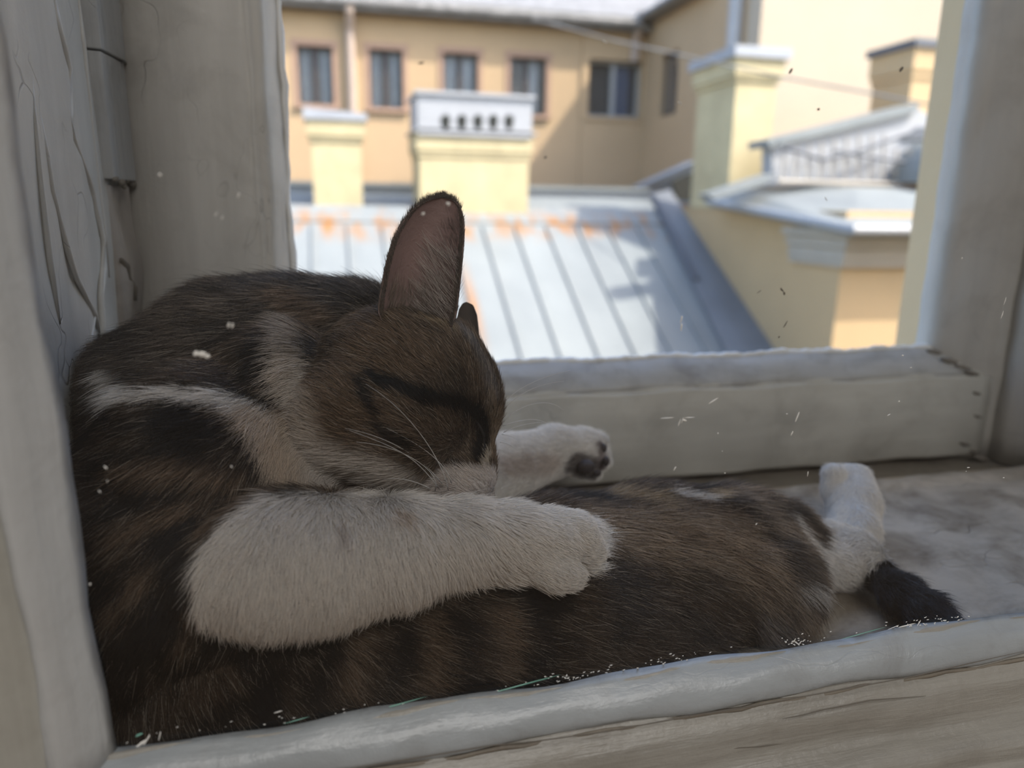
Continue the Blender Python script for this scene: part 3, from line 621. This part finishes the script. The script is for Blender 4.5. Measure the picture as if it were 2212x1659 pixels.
F_ = clampplane(F_, (ax[1]-.246)[None, :, None]+np.zeros_like(F_))
F_[0] = F_[-1] = BIG; F_[:, 0] = F_[:, -1] = BIG; F_[:, :, 0] = F_[:, :, -1] = BIG
vg = vdb.FloatGrid(background=BIG); vg.copyFromArray(F_)
pv, pq = vg.convertToQuads(0.0)
del F_
pv = pv*H_+O; pq = pq[:, ::-1] if False else pq
me = bpy.data.meshes.new('cat_body'); me.from_pydata(pv.tolist(), [], pq.tolist()); me.update()
# keep the largest piece
bm = bmesh.new(); bm.from_mesh(me); bm.verts.ensure_lookup_table(); seen = set(); best = []
for v in bm.verts:
    if v.index in seen: continue
    st_ = [v]; seen.add(v.index); comp = []
    while st_:
        q_ = st_.pop(); comp.append(q_)
        for e in q_.link_edges:
            o_ = e.other_vert(q_)
            if o_.index not in seen: seen.add(o_.index); st_.append(o_)
    if len(comp) > len(best): best = comp
keep = set(v.index for v in best)
bmesh.ops.delete(bm, geom=[v for v in bm.verts if v.index not in keep], context='VERTS')
bmesh.ops.smooth_vert(bm, verts=bm.verts, factor=.5, use_axis_x=True, use_axis_y=True, use_axis_z=True)
bmesh.ops.smooth_vert(bm, verts=bm.verts, factor=.5, use_axis_x=True, use_axis_y=True, use_axis_z=True)
bmesh.ops.recalc_face_normals(bm, faces=bm.faces); bm.to_mesh(me); bm.free()
for p in me.polygons: p.use_smooth = True
tree = BVHTree.FromPolygons([v.co[:] for v in me.vertices], [p.vertices[:] for p in me.polygons])

# ---- coat: tabby ground colour with painted-on markings, light and shade fixed to the body
def vnoise(P, s, seed):
    P = P*s+seed*17.31; i = np.floor(P).astype(np.int64); f = P-i; f = f*f*(3-2*f); out = 0
    def h(a): 
        n = (a[:, 0]*73856093) ^ (a[:, 1]*19349663) ^ (a[:, 2]*83492791); n = (n*2654435761) & 0xffffffff; n ^= n >> 15; n = (n*2246822519) & 0xffffffff; n ^= n >> 13
        return (n & 0xffff)/65535.0
    for dx in (0, 1):
        for dy in (0, 1):
            for dz in (0, 1):
                w = (f[:, 0] if dx else 1-f[:, 0])*(f[:, 1] if dy else 1-f[:, 1])*(f[:, 2] if dz else 1-f[:, 2])
                out = out+w*h(i+np.array([dx, dy, dz]))
    return out
def fbm(P, s, seed): return .6*vnoise(P, s, seed)+.28*vnoise(P, s*2.1, seed+3)+.12*vnoise(P, s*4.3, seed+5)
PN = ['body', 'neck', 'chest', 'trunk', 'rump', 'thigh', 'hind', 'foot', 'foot2', 'tail', 'farleg', 'arm', 'paw', 'head', 'muzzle']
GI = {g: i for i, g in enumerate(PN)}
def hit(px, py):
    d = Vector(ray(px, py)).normalized(); h = tree.ray_cast(Vector(CAM), d); return np.array(h[0]) if h[0] is not None else None
WHITE = (.88, .85, .81); CREAM = (.50, .40, .27); BLACK = (.012, .011, .012); DARK = (.035, .029, .026); BROWN = (.15, .105, .072); GREYB = (.12, .115, .115); WARM = (.26, .18, .12)
PATCH = []
def mark(pts, r, col, groups=None, soft=.45, op=1.0, add=None):
    """pts (px,py), r radius in px (or list)"""
    P = []; Rr = []
    for i in range(len(pts)-1 if len(pts) > 1 else 1):
        a = pts[i]; b = pts[min(i+1, len(pts)-1)]; n_ = max(1, int(math.hypot(b[0]-a[0], b[1]-a[1])/10))
        ra = r[i] if isinstance(r, list) else r; rb = r[min(i+1, len(pts)-1)] if isinstance(r, list) else r
        for k in range(n_+1):
            u = k/n_; h = hit(a[0]+(b[0]-a[0])*u, a[1]+(b[1]-a[1])*u)
            if h is not None: P.append(h); Rr.append((ra+(rb-ra)*u)*depth(h)/FPX)
    if P: PATCH.append((np.array(P), np.array(Rr), np.array(col), [GI[g] for g in groups] if groups else None, soft, op))
# trunk
mark([(1280,1130),(1400,1150),(1520,1160),(1600,1200)], 75, (.36,.285,.215), ['trunk','rump','thigh'], .9, .8)
mark([(1300,1075),(1400,1085)], 30, CREAM, ['trunk','thigh'], .8, .5)
mark([(1430,1068),(1500,1078)], 13, WHITE, ['trunk','thigh'], .5, .9)
mark([(1510,1070),(1560,1085)], 20, CREAM, ['trunk','thigh'], .7, .7)
mark([(1545,1082),(1610,1120),(1670,1180),(1720,1260)], [14,18,22,26], DARK, ['trunk','thigh','rump'], .5, .85)
mark([(1620,1075),(1700,1100),(1770,1150)], 14, DARK, ['trunk','thigh','rump'], .5, .85)
mark([(1590,1080),(1650,1120),(1700,1170)], 12, (.35,.30,.26), ['trunk','thigh','rump'], .6, .6)
mark([(1440,1150),(1560,1190),(1660,1290)], 16, BROWN, ['trunk','rump'], .9, .5)
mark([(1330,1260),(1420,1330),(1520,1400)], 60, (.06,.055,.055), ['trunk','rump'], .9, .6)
mark([(1640,1330),(1660,1380)], 30, (.30,.28,.28), ['rump','trunk'], .8, .5)  # pale patch: light reflected off the sill, painted into the coat
for a, b in (((860,1300),(820,1460)),((980,1290),(960,1440)),((1120,1300),(1150,1440)),((700,1380),(640,1480)),((520,1400),(560,1500))):
    mark([a, ((a[0]+b[0])/2+10, (a[1]+b[1])/2), b], 22, BLACK, ['trunk'], .8, .75)
mark([(1200,1080),(1120,1075)], 30, BLACK, ['trunk','thigh'], .5, .9)  # dark patch: shadow between far foreleg and trunk, painted into the coat
mark([(900,1330),(900,1450)], 26, WARM, ['trunk'], .9, .5); mark([(1060,1330),(1060,1430)], 30, WARM, ['trunk'], .9, .5); mark([(760,1370),(730,1470)], 26, WARM, ['trunk'], .9, .4)
# hind legs
mark([(1690,1112),(1740,1175),(1800,1235),(1840,1240)], [16,30,38,30], WHITE, None, .35)
mark([(1700,1250),(1770,1260)], 12, WHITE, ['hind','rump'], .5, .8)
mark([(1890,1195),(1850,1180),(1800,1150),(1840,1100),(1830,1040),(1810,1010)], 75, WHITE, ['foot','foot2','hind'], .2)
# shoulder stripes
for pts in ([(330,900),(450,900),(560,960),(600,1010)], [(250,980),(330,960),(420,965),(520,990)], [(230,1100),(330,1050),(450,1030),(560,1040)], [(260,1230),(360,1150),(470,1090),(540,1070)], [(340,1330),(380,1230),(430,1160),(520,1090)]):
    mark(pts, 20, BLACK, ['body','chest'], .8, .7)
for pts in ([(300,1000),(420,985),(520,1010)], [(290,1130),(380,1090),(480,1065)], [(270,1290),(330,1220)]):
    mark(pts, 18, WARM, ['body','chest'], .9, .55)
mark([(560,620),(660,610),(760,600)], 30, (.09,.09,.10), ['neck'], .8, .6)
mark([(480,800),(560,830),(600,850)], 26, BLACK, ['neck'], .7, .8)
mark([(640,640),(720,680)], 30, WARM, ['neck','head'], .8, .5)
# white line over the shoulder, chest and ruff
mark([(255,800),(290,840),(340,852),(420,850),(500,862),(560,885)], [14,30,16,14,22,34], WHITE, ['body','neck','chest'], .45, .95)
mark([(560,900),(620,950),(650,1010),(660,1050)], [40,58,50,36], (.66,.56,.46), ['body','neck','chest'], .35, .95)
mark([(655,690),(640,730),(636,780)], [16,26,30], (.50,.45,.40), ['head','neck','chest'], .9, .8)
mark([(636,790),(645,840),(655,890),(675,950),(720,1020)], [30,32,38,45,45], (.66,.60,.54), ['head','neck','chest','muzzle'], .6, .95)
mark([(668,820),(690,900),(700,960),(760,1010)], [14,26,34,34], (.70,.64,.57), ['head','muzzle','chest'], .5, .9)
mark([(740,1000),(820,1020),(900,1040)], [60,50,36], (.72,.67,.62), ['head','muzzle','chest'], .5, .95)
mark([(690,860),(700,900)], 20, (.45,.38,.31), ['head'], .9, .5)
# arm
mark([(560,1230),(640,1215),(740,1200),(850,1180),(1000,1160),(1150,1180),(1270,1190)], [150,185,180,170,150,140,120], WHITE, ['arm','paw'], .12)
mark([(575,1110),(520,1200),(480,1300),(500,1345)], [34,70,70,50], WHITE, ['arm','body'], .15)
mark([(500,1070),(440,1130),(400,1220),(375,1330)], [24,26,28,26], BLACK, ['arm','body'], .5, .9)
mark([(855,1105),(870,1110)], 14, (.6,.45,.32), ['arm'], .9, .5)
mark([(735,1120),(745,1150)], 10, (.45,.38,.35), ['arm'], .9, .5)
# far leg
mark([(980,1050),(1100,1010),(1200,975),(1300,970)], 90, WHITE, ['farleg'], .2)
mark([(1100,1010),(1200,1000)], 20, (.62,.52,.46), ['farleg'], .9, .6)
mark([(1248,1000),(1285,1010)], 24, (.13,.115,.115), ['farleg'], .4, .95)
mark([(1300,965),(1306,1005)], 11, (.25,.2,.2), ['farleg'], .5, .8)
# head
mark([(880,740),(820,800),(760,860)], 90, (.17,.115,.072), ['head'], .9, .7)
mark([(1020,740),(1050,800),(1062,850)], 34, (.17,.17,.18), ['head'], .9, .7)
mark([(940,700),(990,720)], 16, (.36,.28,.18), ['head'], .8, .6)
mark([(1060,870),(1072,930),(1060,975)], 20, (.26,.20,.14), ['head','muzzle'], .8, .6)
mark([(905,930),(960,935),(990,970)], 34, (.15,.11,.08), ['head','muzzle'], .8, .7)
mark([(818,812),(850,836),(900,860),(950,874),(1000,882),(1022,900),(1040,935)], [11,19,18,18,18,16,13], (.006,.006,.007), ['head','muzzle'], .3)
mark([(800,838),(812,870),(830,905)], [17,16,10], (.008,.007,.007), ['head','muzzle'], .4, .95)
mark([(840,930),(870,952),(905,965)], [14,18,11], (.008,.007,.007), ['head','muzzle'], .5, .9)
mark([(900,905),(940,905)], 7, DARK, ['head','muzzle'], .6, .7)
mark([(955,985),(990,1005)], 10, DARK, ['head','muzzle'], .6, .8)
mark([(1030,900),(1042,925),(1047,955),(1038,990)], [15,21,22,13], (.005,.005,.006), ['head','muzzle'], .25)
mark([(1014,925),(1015,960),(1018,1000)], 4, (.26,.20,.14), ['head','muzzle'], .6, .6)
mark([(1058,985),(1050,1005)], 10, (.62,.55,.46), ['head','muzzle'], .5, .9)
mark([(960,1050),(1000,1045),(1030,1040),(1060,1035),(1055,1070)], [34,34,30,26,30], (.80,.74,.70), ['muzzle','head'], .35)
for p_ in ((950,1045),(962,1052),(940,1055),(975,1040),(985,1056)): mark([p_], 3, (.1,.08,.07), ['muzzle'], .5, .6)

def prim_info(Pt):
    D = np.stack([sd_prim(p, Pt) for p in PR], 1); dm_ = D.min(1, keepdims=True)
    w = np.exp(-(D-dm_)/.006); w /= w.sum(1, keepdims=True)
    fl = w@np.array([p['flow'] for p in PR]); ln_ = w@np.array([p['len'] for p in PR])
    return np.array([GI[p['g']] for p in PR])[D.argmin(1)], fl, ln_
def coat(Pt, gi):
    n1 = fbm(Pt*np.array([1, 1, 1.]), 95, 1); n2 = fbm(Pt, 240, 2); n3 = fbm(Pt, 38, 4)
    t = np.clip((n1-.36)*3.2+(n3-.5)*.8, 0, 1)[:, None]
    c = np.array((.016, .0135, .012))*(1-t)+np.array((.125, .088, .061))*t
    hd = (gi == GI['head']) | (gi == GI['muzzle'])
    tk = (gi == GI['trunk'])|(gi == GI['body']); c[tk] *= .72
    c[hd] = (np.array((.075, .055, .040))*(1-t)+np.array((.14, .10, .068))*t)[hd]
    rm = (gi == GI['rump']) | (gi == GI['thigh']); c[rm] = (np.array((.07, .058, .05))*(1-t)+np.array((.27, .215, .165))*t)[rm]
    nk = gi == GI['neck']; c[nk] = (np.array((.045, .040, .038))*(1-t)+np.array((.12, .098, .082))*t)[nk]
    for g in ('paw', 'farleg', 'foot', 'foot2', 'hind'): c[gi == GI[g]] = WHITE
    c[gi == GI['tail']] = (.014, .015, .018)
    jit = (n2-.5)*.9
    for (P, Rr, col, gs, soft, op) in PATCH:
        lo = (P-Rr[:, None]*1.8).min(0); hi = (P+Rr[:, None]*1.8).max(0)
        m = ((Pt > lo) & (Pt < hi)).all(1)
        if gs is not None: m &= np.isin(gi, gs)
        idx = np.nonzero(m)[0]
        if not len(idx): continue
        q_ = Pt[idx]; dd = np.full(len(idx), 9.)
        for pp, rr in zip(P, Rr): dd = np.minimum(dd, np.linalg.norm(q_-pp, axis=1)/rr)
        a_ = np.clip((1+soft*.5-dd-jit[idx]*soft)/max(soft, .05), 0, 1)*op
        c[idx] = c[idx]*(1-a_[:, None])+col*a_[:, None]
    return c

def coatmat(name, attr, rough=.7, hair=False):
    m, n, b, o = newmat(name); a = N(n, 'ShaderNodeAttribute', attribute_name=attr)
    src = a.outputs['Color']
    if hair:
        ci = N(n, 'ShaderNodeHairInfo')
        tip = ramp(n, ci.outputs['Intercept'], [(0, (.72, .72, .72)), (.55, (1, 1, 1)), (1, (1.35, 1.3, 1.25))])
        src = mixc(n, 1.0, src, tip.outputs[0], 'MULTIPLY')
    n.links.new(src, b.inputs['Base Color']); b.inputs['Roughness'].default_value = rough; b.inputs['Specular IOR Level'].default_value = .4 if hair else .1
    return m
M_skin = coatmat('cat_coat', 'coat', .85); M_fur = coatmat('cat_fur', 'coat', .5, True)
nv = len(me.vertices); VV = np.empty(nv*3); me.vertices.foreach_get('co', VV); VV = VV.reshape(-1, 3)
NN = np.empty(nv*3); me.vertices.foreach_get('normal', NN); NN = NN.reshape(-1, 3)
vg_, vf_, vl_ = prim_info(VV); vc = coat(VV, vg_)
ca = me.color_attributes.new('coat', 'FLOAT_COLOR', 'POINT'); ca.data.foreach_set('color', np.concatenate([vc*.8, np.ones((nv, 1))], 1).ravel().astype(np.float32))
cat = empty('cat', tuple(PZ(900, 1350, 0)), label='sleeping brown tabby and white cat curled on the sill between the window panes', cat='cat')
body = link('body', me, M_skin, cat, True); body.matrix_parent_inverse = cat.matrix_world.inverted()

FURN = 600000
def sample(mesh, n, wfun):
    mesh.calc_loop_triangles(); T = np.empty(len(mesh.loop_triangles)*3, np.int32); mesh.loop_triangles.foreach_get('vertices', T); T = T.reshape(-1, 3)
    V = np.empty(len(mesh.vertices)*3); mesh.vertices.foreach_get('co', V); V = V.reshape(-1, 3)
    Nn = np.empty(len(mesh.vertices)*3); mesh.vertices.foreach_get('normal', Nn); Nn = Nn.reshape(-1, 3)
    A_, B_, C_ = V[T[:, 0]], V[T[:, 1]], V[T[:, 2]]; ar = np.linalg.norm(np.cross(B_-A_, C_-A_), axis=1)
    ce = (A_+B_+C_)/3; nn_ = Nn[T].mean(1); w = ar*wfun(ce, nn_); w /= w.sum()
    k = RNG.choice(len(T), n, p=w); u = RNG.random((n, 2)); fl = u.sum(1) > 1; u[fl] = 1-u[fl]
    P = A_[k]+(B_[k]-A_[k])*u[:, :1]+(C_[k]-A_[k])*u[:, 1:]
    n_ = Nn[T[k]].mean(1); n_ /= np.linalg.norm(n_, axis=1, keepdims=True)+1e-9
    return P, n_
def strands(P, n_, fl, ln_, col, rad, lay=.55, parent=None, name='fur', mat=None, K=5, var=.35, clump=.0, wander=.35, glassy=True):
    m = len(P)
    fl = fl-(fl*n_).sum(1, keepdims=True)*n_; fl /= np.linalg.norm(fl, axis=1, keepdims=True)+1e-6
    s2 = np.cross(n_, fl)
    a_ = (fbm(P, 120, 9)-.5)*2.4*wander+RNG.normal(0, .16, m)+(fbm(P, 480, 11)-.5)*1.6*wander
    fl = fl*np.cos(a_)[:, None]+s2*np.sin(a_)[:, None]
    L = ln_*(1+RNG.normal(0, var, m)).clip(.35, 1.9); lift = (lay+RNG.normal(0, .14, m)).clip(.08, 1.4)
    pts = np.empty((m, K, 3), np.float32); p = P-n_*.0004; pts[:, 0] = p
    for k in range(1, K):
        u = k/(K-1); up = lift*(1-.75*u); d = fl*np.cos(up)[:, None]+n_*np.sin(up)[:, None]
        p = p+d*(L/(K-1))[:, None]; pts[:, k] = p
    if glassy:                              # hair pressed flat against glass, sill and joinery
        pts[..., 1] = np.maximum(pts[..., 1], .0020+RNG.random(m)[:, None]*.0008); pts[..., 2] = np.maximum(pts[..., 2], .0006); pts[..., 0] = np.maximum(pts[..., 0], XL+.0012)
        pts[..., 1] = np.minimum(pts[..., 1], .2492)
    hc = bpy.data.hair_curves.new(name); hc.add_curves([K]*m)
    hc.attributes['position'].data.foreach_set('vector', pts.reshape(-1))
    ra = hc.attributes.new('radius', 'FLOAT', 'POINT'); tp = np.array([1, 1, .85, .6, .12] if K == 5 else np.linspace(1, .1, K))
    ra.data.foreach_set('value', (rad*tp[None, :]*RNG.uniform(.7, 1.3, m)[:, None]).reshape(-1).astype(np.float32))
    c4 = np.ones((m, K, 4), np.float32); c4[..., :3] = col[:, None, :]
    at = hc.attributes.new('coat', 'FLOAT_COLOR', 'POINT'); at.data.foreach_set('color', c4.reshape(-1))
    hc.materials.append(mat or M_fur)
    o_ = bpy.data.objects.new(name, hc); COL.objects.link(o_); o_.parent = parent; o_.matrix_parent_inverse = parent.matrix_world.inverted(); return o_
def dens(ce, nn_):
    v = CAM-ce; v /= np.linalg.norm(v, axis=1, keepdims=True); f = (v*nn_).sum(1)
    w = np.where(f > -.25, 1.0, .25); dist = np.linalg.norm(CAM-ce, axis=1); w = w*(.33/dist)**1.2
    w = w*np.where((ce[:, 2] < .004) & (nn_[:, 2] < -.5), .05, 1); return w
P, n_ = sample(me, FURN, dens)
gi, fl, ln_ = prim_info(P); col = coat(P, gi)
ticked = RNG.random(len(P)); lum = col.mean(1)
drk = lum < .3
col = col*np.where(drk, RNG.uniform(.25, 1.95, len(P)), RNG.uniform(.88, 1.08, len(P)))[:, None]
lt = drk & (ticked > .91) & (lum > .018); col[lt] = col[lt]*.3+np.array((.46, .40, .33))*.75     # pale guard hairs of the agouti coat
tl = gi == GI['tail']; col[tl] = np.array((.016, .017, .021))*RNG.uniform(.6, 1.6, tl.sum())[:, None]
fur = strands(P, n_, fl, ln_, col.clip(0, .92), .000075, .5, cat, 'fur')

# ---- ears
M_earin = simple('ear_skin', (.30, .20, .185), .6, .15, 60, .2)
def ear(left, right, yc, cup, name, skin, th=.0011, ns=18, nt_=26, fold=None):
    def along(poly, t):
        P_ = np.array(poly, float); s_ = np.r_[0, np.cumsum(np.linalg.norm(np.diff(P_, axis=0), axis=1))]; s_ /= s_[-1]
        return np.array([np.interp(t, s_, P_[:, k]) for k in (0, 1)])
    front = []; 
    for j in range(nt_+1):
        t = j/nt_; l_ = along(left, t); r_2 = along(right, t)
        for i in range(ns+1):
            s_ = i/ns; q_ = l_+(r_2-l_)*s_; c_ = math.sin(math.pi*s_)**.8*(1-t**2.5)
            front.append(PY(q_[0], q_[1], yc[0]+(yc[1]-yc[0])*t+cup*c_*(1-.3*t)))
    front = np.array(front); W2 = ns+1
    back = []
    G_ = front.reshape(nt_+1, W2, 3); du = np.gradient(G_, axis=1); dv = np.gradient(G_, axis=0); nr = np.cross(du, dv); nr /= np.linalg.norm(nr, axis=-1, keepdims=True)+1e-9
    sg = np.sign((nr*(G_-CAM)).sum(-1).mean())
    edge = np.minimum(np.arange(W2), W2-1-np.arange(W2))/3.; edge = np.clip(edge, .25, 1)[None, :, None]*np.clip((nt_-np.arange(nt_+1))/3., .25, 1)[:, None, None]
    B2 = G_+nr*sg*th*edge
    fs = [(j*W2+i, j*W2+i+1, (j+1)*W2+i+1, (j+1)*W2+i) for j in range(nt_) for i in range(ns)]; nF = len(G_.reshape(-1, 3))
    mb_ = MB(); mb_.add(np.concatenate([G_.reshape(-1, 3), B2.reshape(-1, 3)]), fs, 0)
    mb_.f += [tuple(nF+v for v in f[::-1]) for f in fs]; mb_.m += [1]*len(fs)
    rim = [(j*W2, (j+1)*W2) for j in range(nt_)]+[((j+1)*W2+ns, j*W2+ns) for j in range(nt_)]+[(nt_*W2+i, nt_*W2+i+1) for i in range(ns)]+[(i+1, i) for i in range(ns)]
    mb_.f += [(a_, b_, b_+nF, a_+nF) for a_, b_ in rim]; mb_.m += [1]*len(rim)
    return mb_.build(name, [skin, M_earback], cat, smooth=True), G_, B2
M_earback = simple('ear_back_coat', (.07, .056, .046), .8, .2, 80)
eL = [(826,700),(816,672),(820,640),(828,597),(836,560),(848,520),(866,484),(887,457),(911,438),(935,429),(955,427)]
eR = [(975,705),(986,680),(990,645),(995,600),(1000,550),(1003,508),(1002,478),(997,452),(986,436),(971,429),(955,427)]
e1, EG, EB = ear(eL, eR, (.080, .104), .018, 'ear', M_earin)
e2, EG2, EB2 = ear([(978,745),(985,705),(992,668),(1000,655),(1008,652)], [(1036,765),(1034,715),(1030,680),(1022,659),(1008,652)], (.112, .124), .004, 'ear', M_earback)
# short fur on the outside and along the rims of the ear, and long pale hairs growing inside it
def grid_pts(Gd, n, tr=(0, 1), sr_=(0, 1)):
    J, I, _ = Gd.shape; tj = RNG.uniform(*tr, n)*(J-1.001); si = RNG.uniform(*sr_, n)*(I-1.001)
    j0 = tj.astype(int); i0_ = si.astype(int); a_ = (tj-j0)[:, None]; b_ = (si-i0_)[:, None]
    return (Gd[j0, i0_]*(1-a_)*(1-b_)+Gd[j0+1, i0_]*a_*(1-b_)+Gd[j0, i0_+1]*(1-a_)*b_+Gd[j0+1, i0_+1]*a_*b_)
upv = cR*.12+cU; 
Pb = grid_pts(EB, 9000); nb = np.tile(cf, (len(Pb), 1)); strands(Pb, nb, np.tile(upv, (len(Pb), 1)), np.full(len(Pb), .0022), np.array((.07, .056, .046))*RNG.uniform(.4, 1.6, len(Pb))[:, None], .00006, .2, e1, 'ear_fur')
for sr_, side in (((0, .06), -1), ((.94, 1), 1)):
    Pr = grid_pts(EG, 1500, (0, .995), sr_); out_ = np.tile(cR*side*.9+cU*.1-cf*.3, (len(Pr), 1))
    strands(Pr, out_, np.tile(upv*1.0+cR*side*.2, (len(Pr), 1)), np.full(len(Pr), .0020), np.array((.11, .088, .07))*RNG.uniform(.4, 1.8, len(Pr))[:, None], .00006, .35, e1, 'ear_fur')
Pi = grid_pts(EG, 420, (.02, .5), (.55, .98)); strands(Pi, np.tile(-cf, (len(Pi), 1)), np.tile(-cR*.75+cU*.9, (len(Pi), 1)), np.full(len(Pi), .012), np.array((.60, .54, .50))*RNG.uniform(.5, 1.2, len(Pi))[:, None], .00005, .4, e1, 'inner_ear_hair')
Pi = grid_pts(EG, 500, (.0, .22), (.1, .95)); strands(Pi, np.tile(-cf, (len(Pi), 1)), np.tile(cR*.2+cU, (len(Pi), 1)), np.full(len(Pi), .009), np.array((.30, .25, .21))*RNG.uniform(.5, 1.3, len(Pi))[:, None], .00005, .5, e1, 'inner_ear_hair')
Pi = grid_pts(EG, 4500, (.0, .9), (.03, .97)); strands(Pi, np.tile(-cf, (len(Pi), 1)), np.tile(cR*-.2+cU, (len(Pi), 1)), np.full(len(Pi), .0035), np.array((.16, .12, .11))*RNG.uniform(.4, 1.5, len(Pi))[:, None], .00004, .2, e1, 'inner_ear_hair')

# ---- nose, closed eye, pads, whiskers
M_lid = simple('eyelid_skin', (.012, .010, .010), .95, .1)
M_nose = simple('pink_nose', (.42, .26, .23), .5, .1, 200, .3)
def blob(name, px, py, y, rx, ry, mat, rz=None, seg=16):
    c = PY(px, py, y); s_ = depth(c)/FPX; bm_ = bmesh.new(); bmesh.ops.create_uvsphere(bm_, u_segments=seg, v_segments=seg//2+2, radius=1)
    Mx = Matrix([[cR[i]*rx*s_, cU[i]*ry*s_, cf[i]*(rz or min(rx, ry))*s_, c[i]] for i in range(3)]+[[0, 0, 0, 1]]); bm_.transform(Mx)
    bmesh.ops.recalc_face_normals(bm_, faces=bm_.faces)
    m_ = bpy.data.meshes.new(name); bm_.to_mesh(m_); bm_.free(); o_ = link(name, m_, mat, cat, True); o_.matrix_parent_inverse = cat.matrix_world.inverted(); return o_
blob('nose', 1057, 1031, .072, 8, 7, M_nose); blob('nostril', 1053, 1029, .070, 4, 2.5, M_lid)
h = hit(1040, 945)
pts_ = [hit(a_, b_) for a_, b_ in ((1024,905),(1036,922),(1044,942),(1046,962),(1040,984))]
pts_ = [p_-cf*.0006 for p_ in pts_ if p_ is not None]
if len(pts_) > 2: MB().tube(pts_, [.0003]+[.0008]*(len(pts_)-2)+[.0003], 8).build('closed_eye', M_lid, cat, smooth=True)
M_pad = simple('dark_paw_pad', (.045, .035, .036), .55, .2, 150, .3)
blob('paw_pad', 1266, 1008, .176, 19, 16, M_pad); blob('paw_pad', 1303, 968, .188, 8, 11, M_pad); blob('paw_pad', 1309, 996, .180, 8, 11, M_pad); blob('paw_pad', 1290, 1022, .178, 9, 7, M_pad)
M_wh = simple('whisker_white', (.85, .84, .82), .4, .02)
def whisker(pts):
    # pts (px,py,y): smooth through them
    P_ = np.array([PY(*p_) for p_ in pts]); t_ = np.linspace(0, 1, len(P_)); tt = np.linspace(0, 1, 14)
    co_ = [np.polyval(np.polyfit(t_, P_[:, k], min(3, len(P_)-1)), tt) for k in range(3)]
    Q_ = np.array(co_).T; MB().tube(Q_, [.0002*(1-.8*u) for u in tt], 5).build('whisker', M_wh, cat, smooth=True)
for w in ([(968,1060,.058),(958,1020,.052),(925,965,.046),(870,890,.046),(790,830,.050)], [(955,1045,.058),(900,990,.050),(830,950,.044),(745,925,.042)], [(948,1055,.056),(905,1005,.048),(850,968,.043),(755,930,.040)],
          [(940,1060,.056),(925,1015,.050),(860,975,.044),(770,955,.042)], [(975,1044,.058),(950,1000,.052),(900,960,.048),(835,925,.048)], [(930,1056,.050),(880,1037,.044),(830,1035,.042)],
          [(1086,875,.092),(1110,850,.090),(1160,822,.088),(1232,800,.086)], [(1088,892,.092),(1112,862,.090),(1160,836,.088),(1218,824,.086)], [(1088,912,.092),(1120,885,.090),(1170,870,.088),(1217,886,.086)],
          [(1086,920,.092),(1130,908,.090),(1165,908,.088),(1198,925,.086)], [(1088,934,.092),(1130,918,.090),(1178,912,.088)], [(1084,938,.088),(1105,943,.086),(1120,952,.085)], [(1080,955,.086),(1100,960,.085),(1113,972,.084)]): whisker(w)
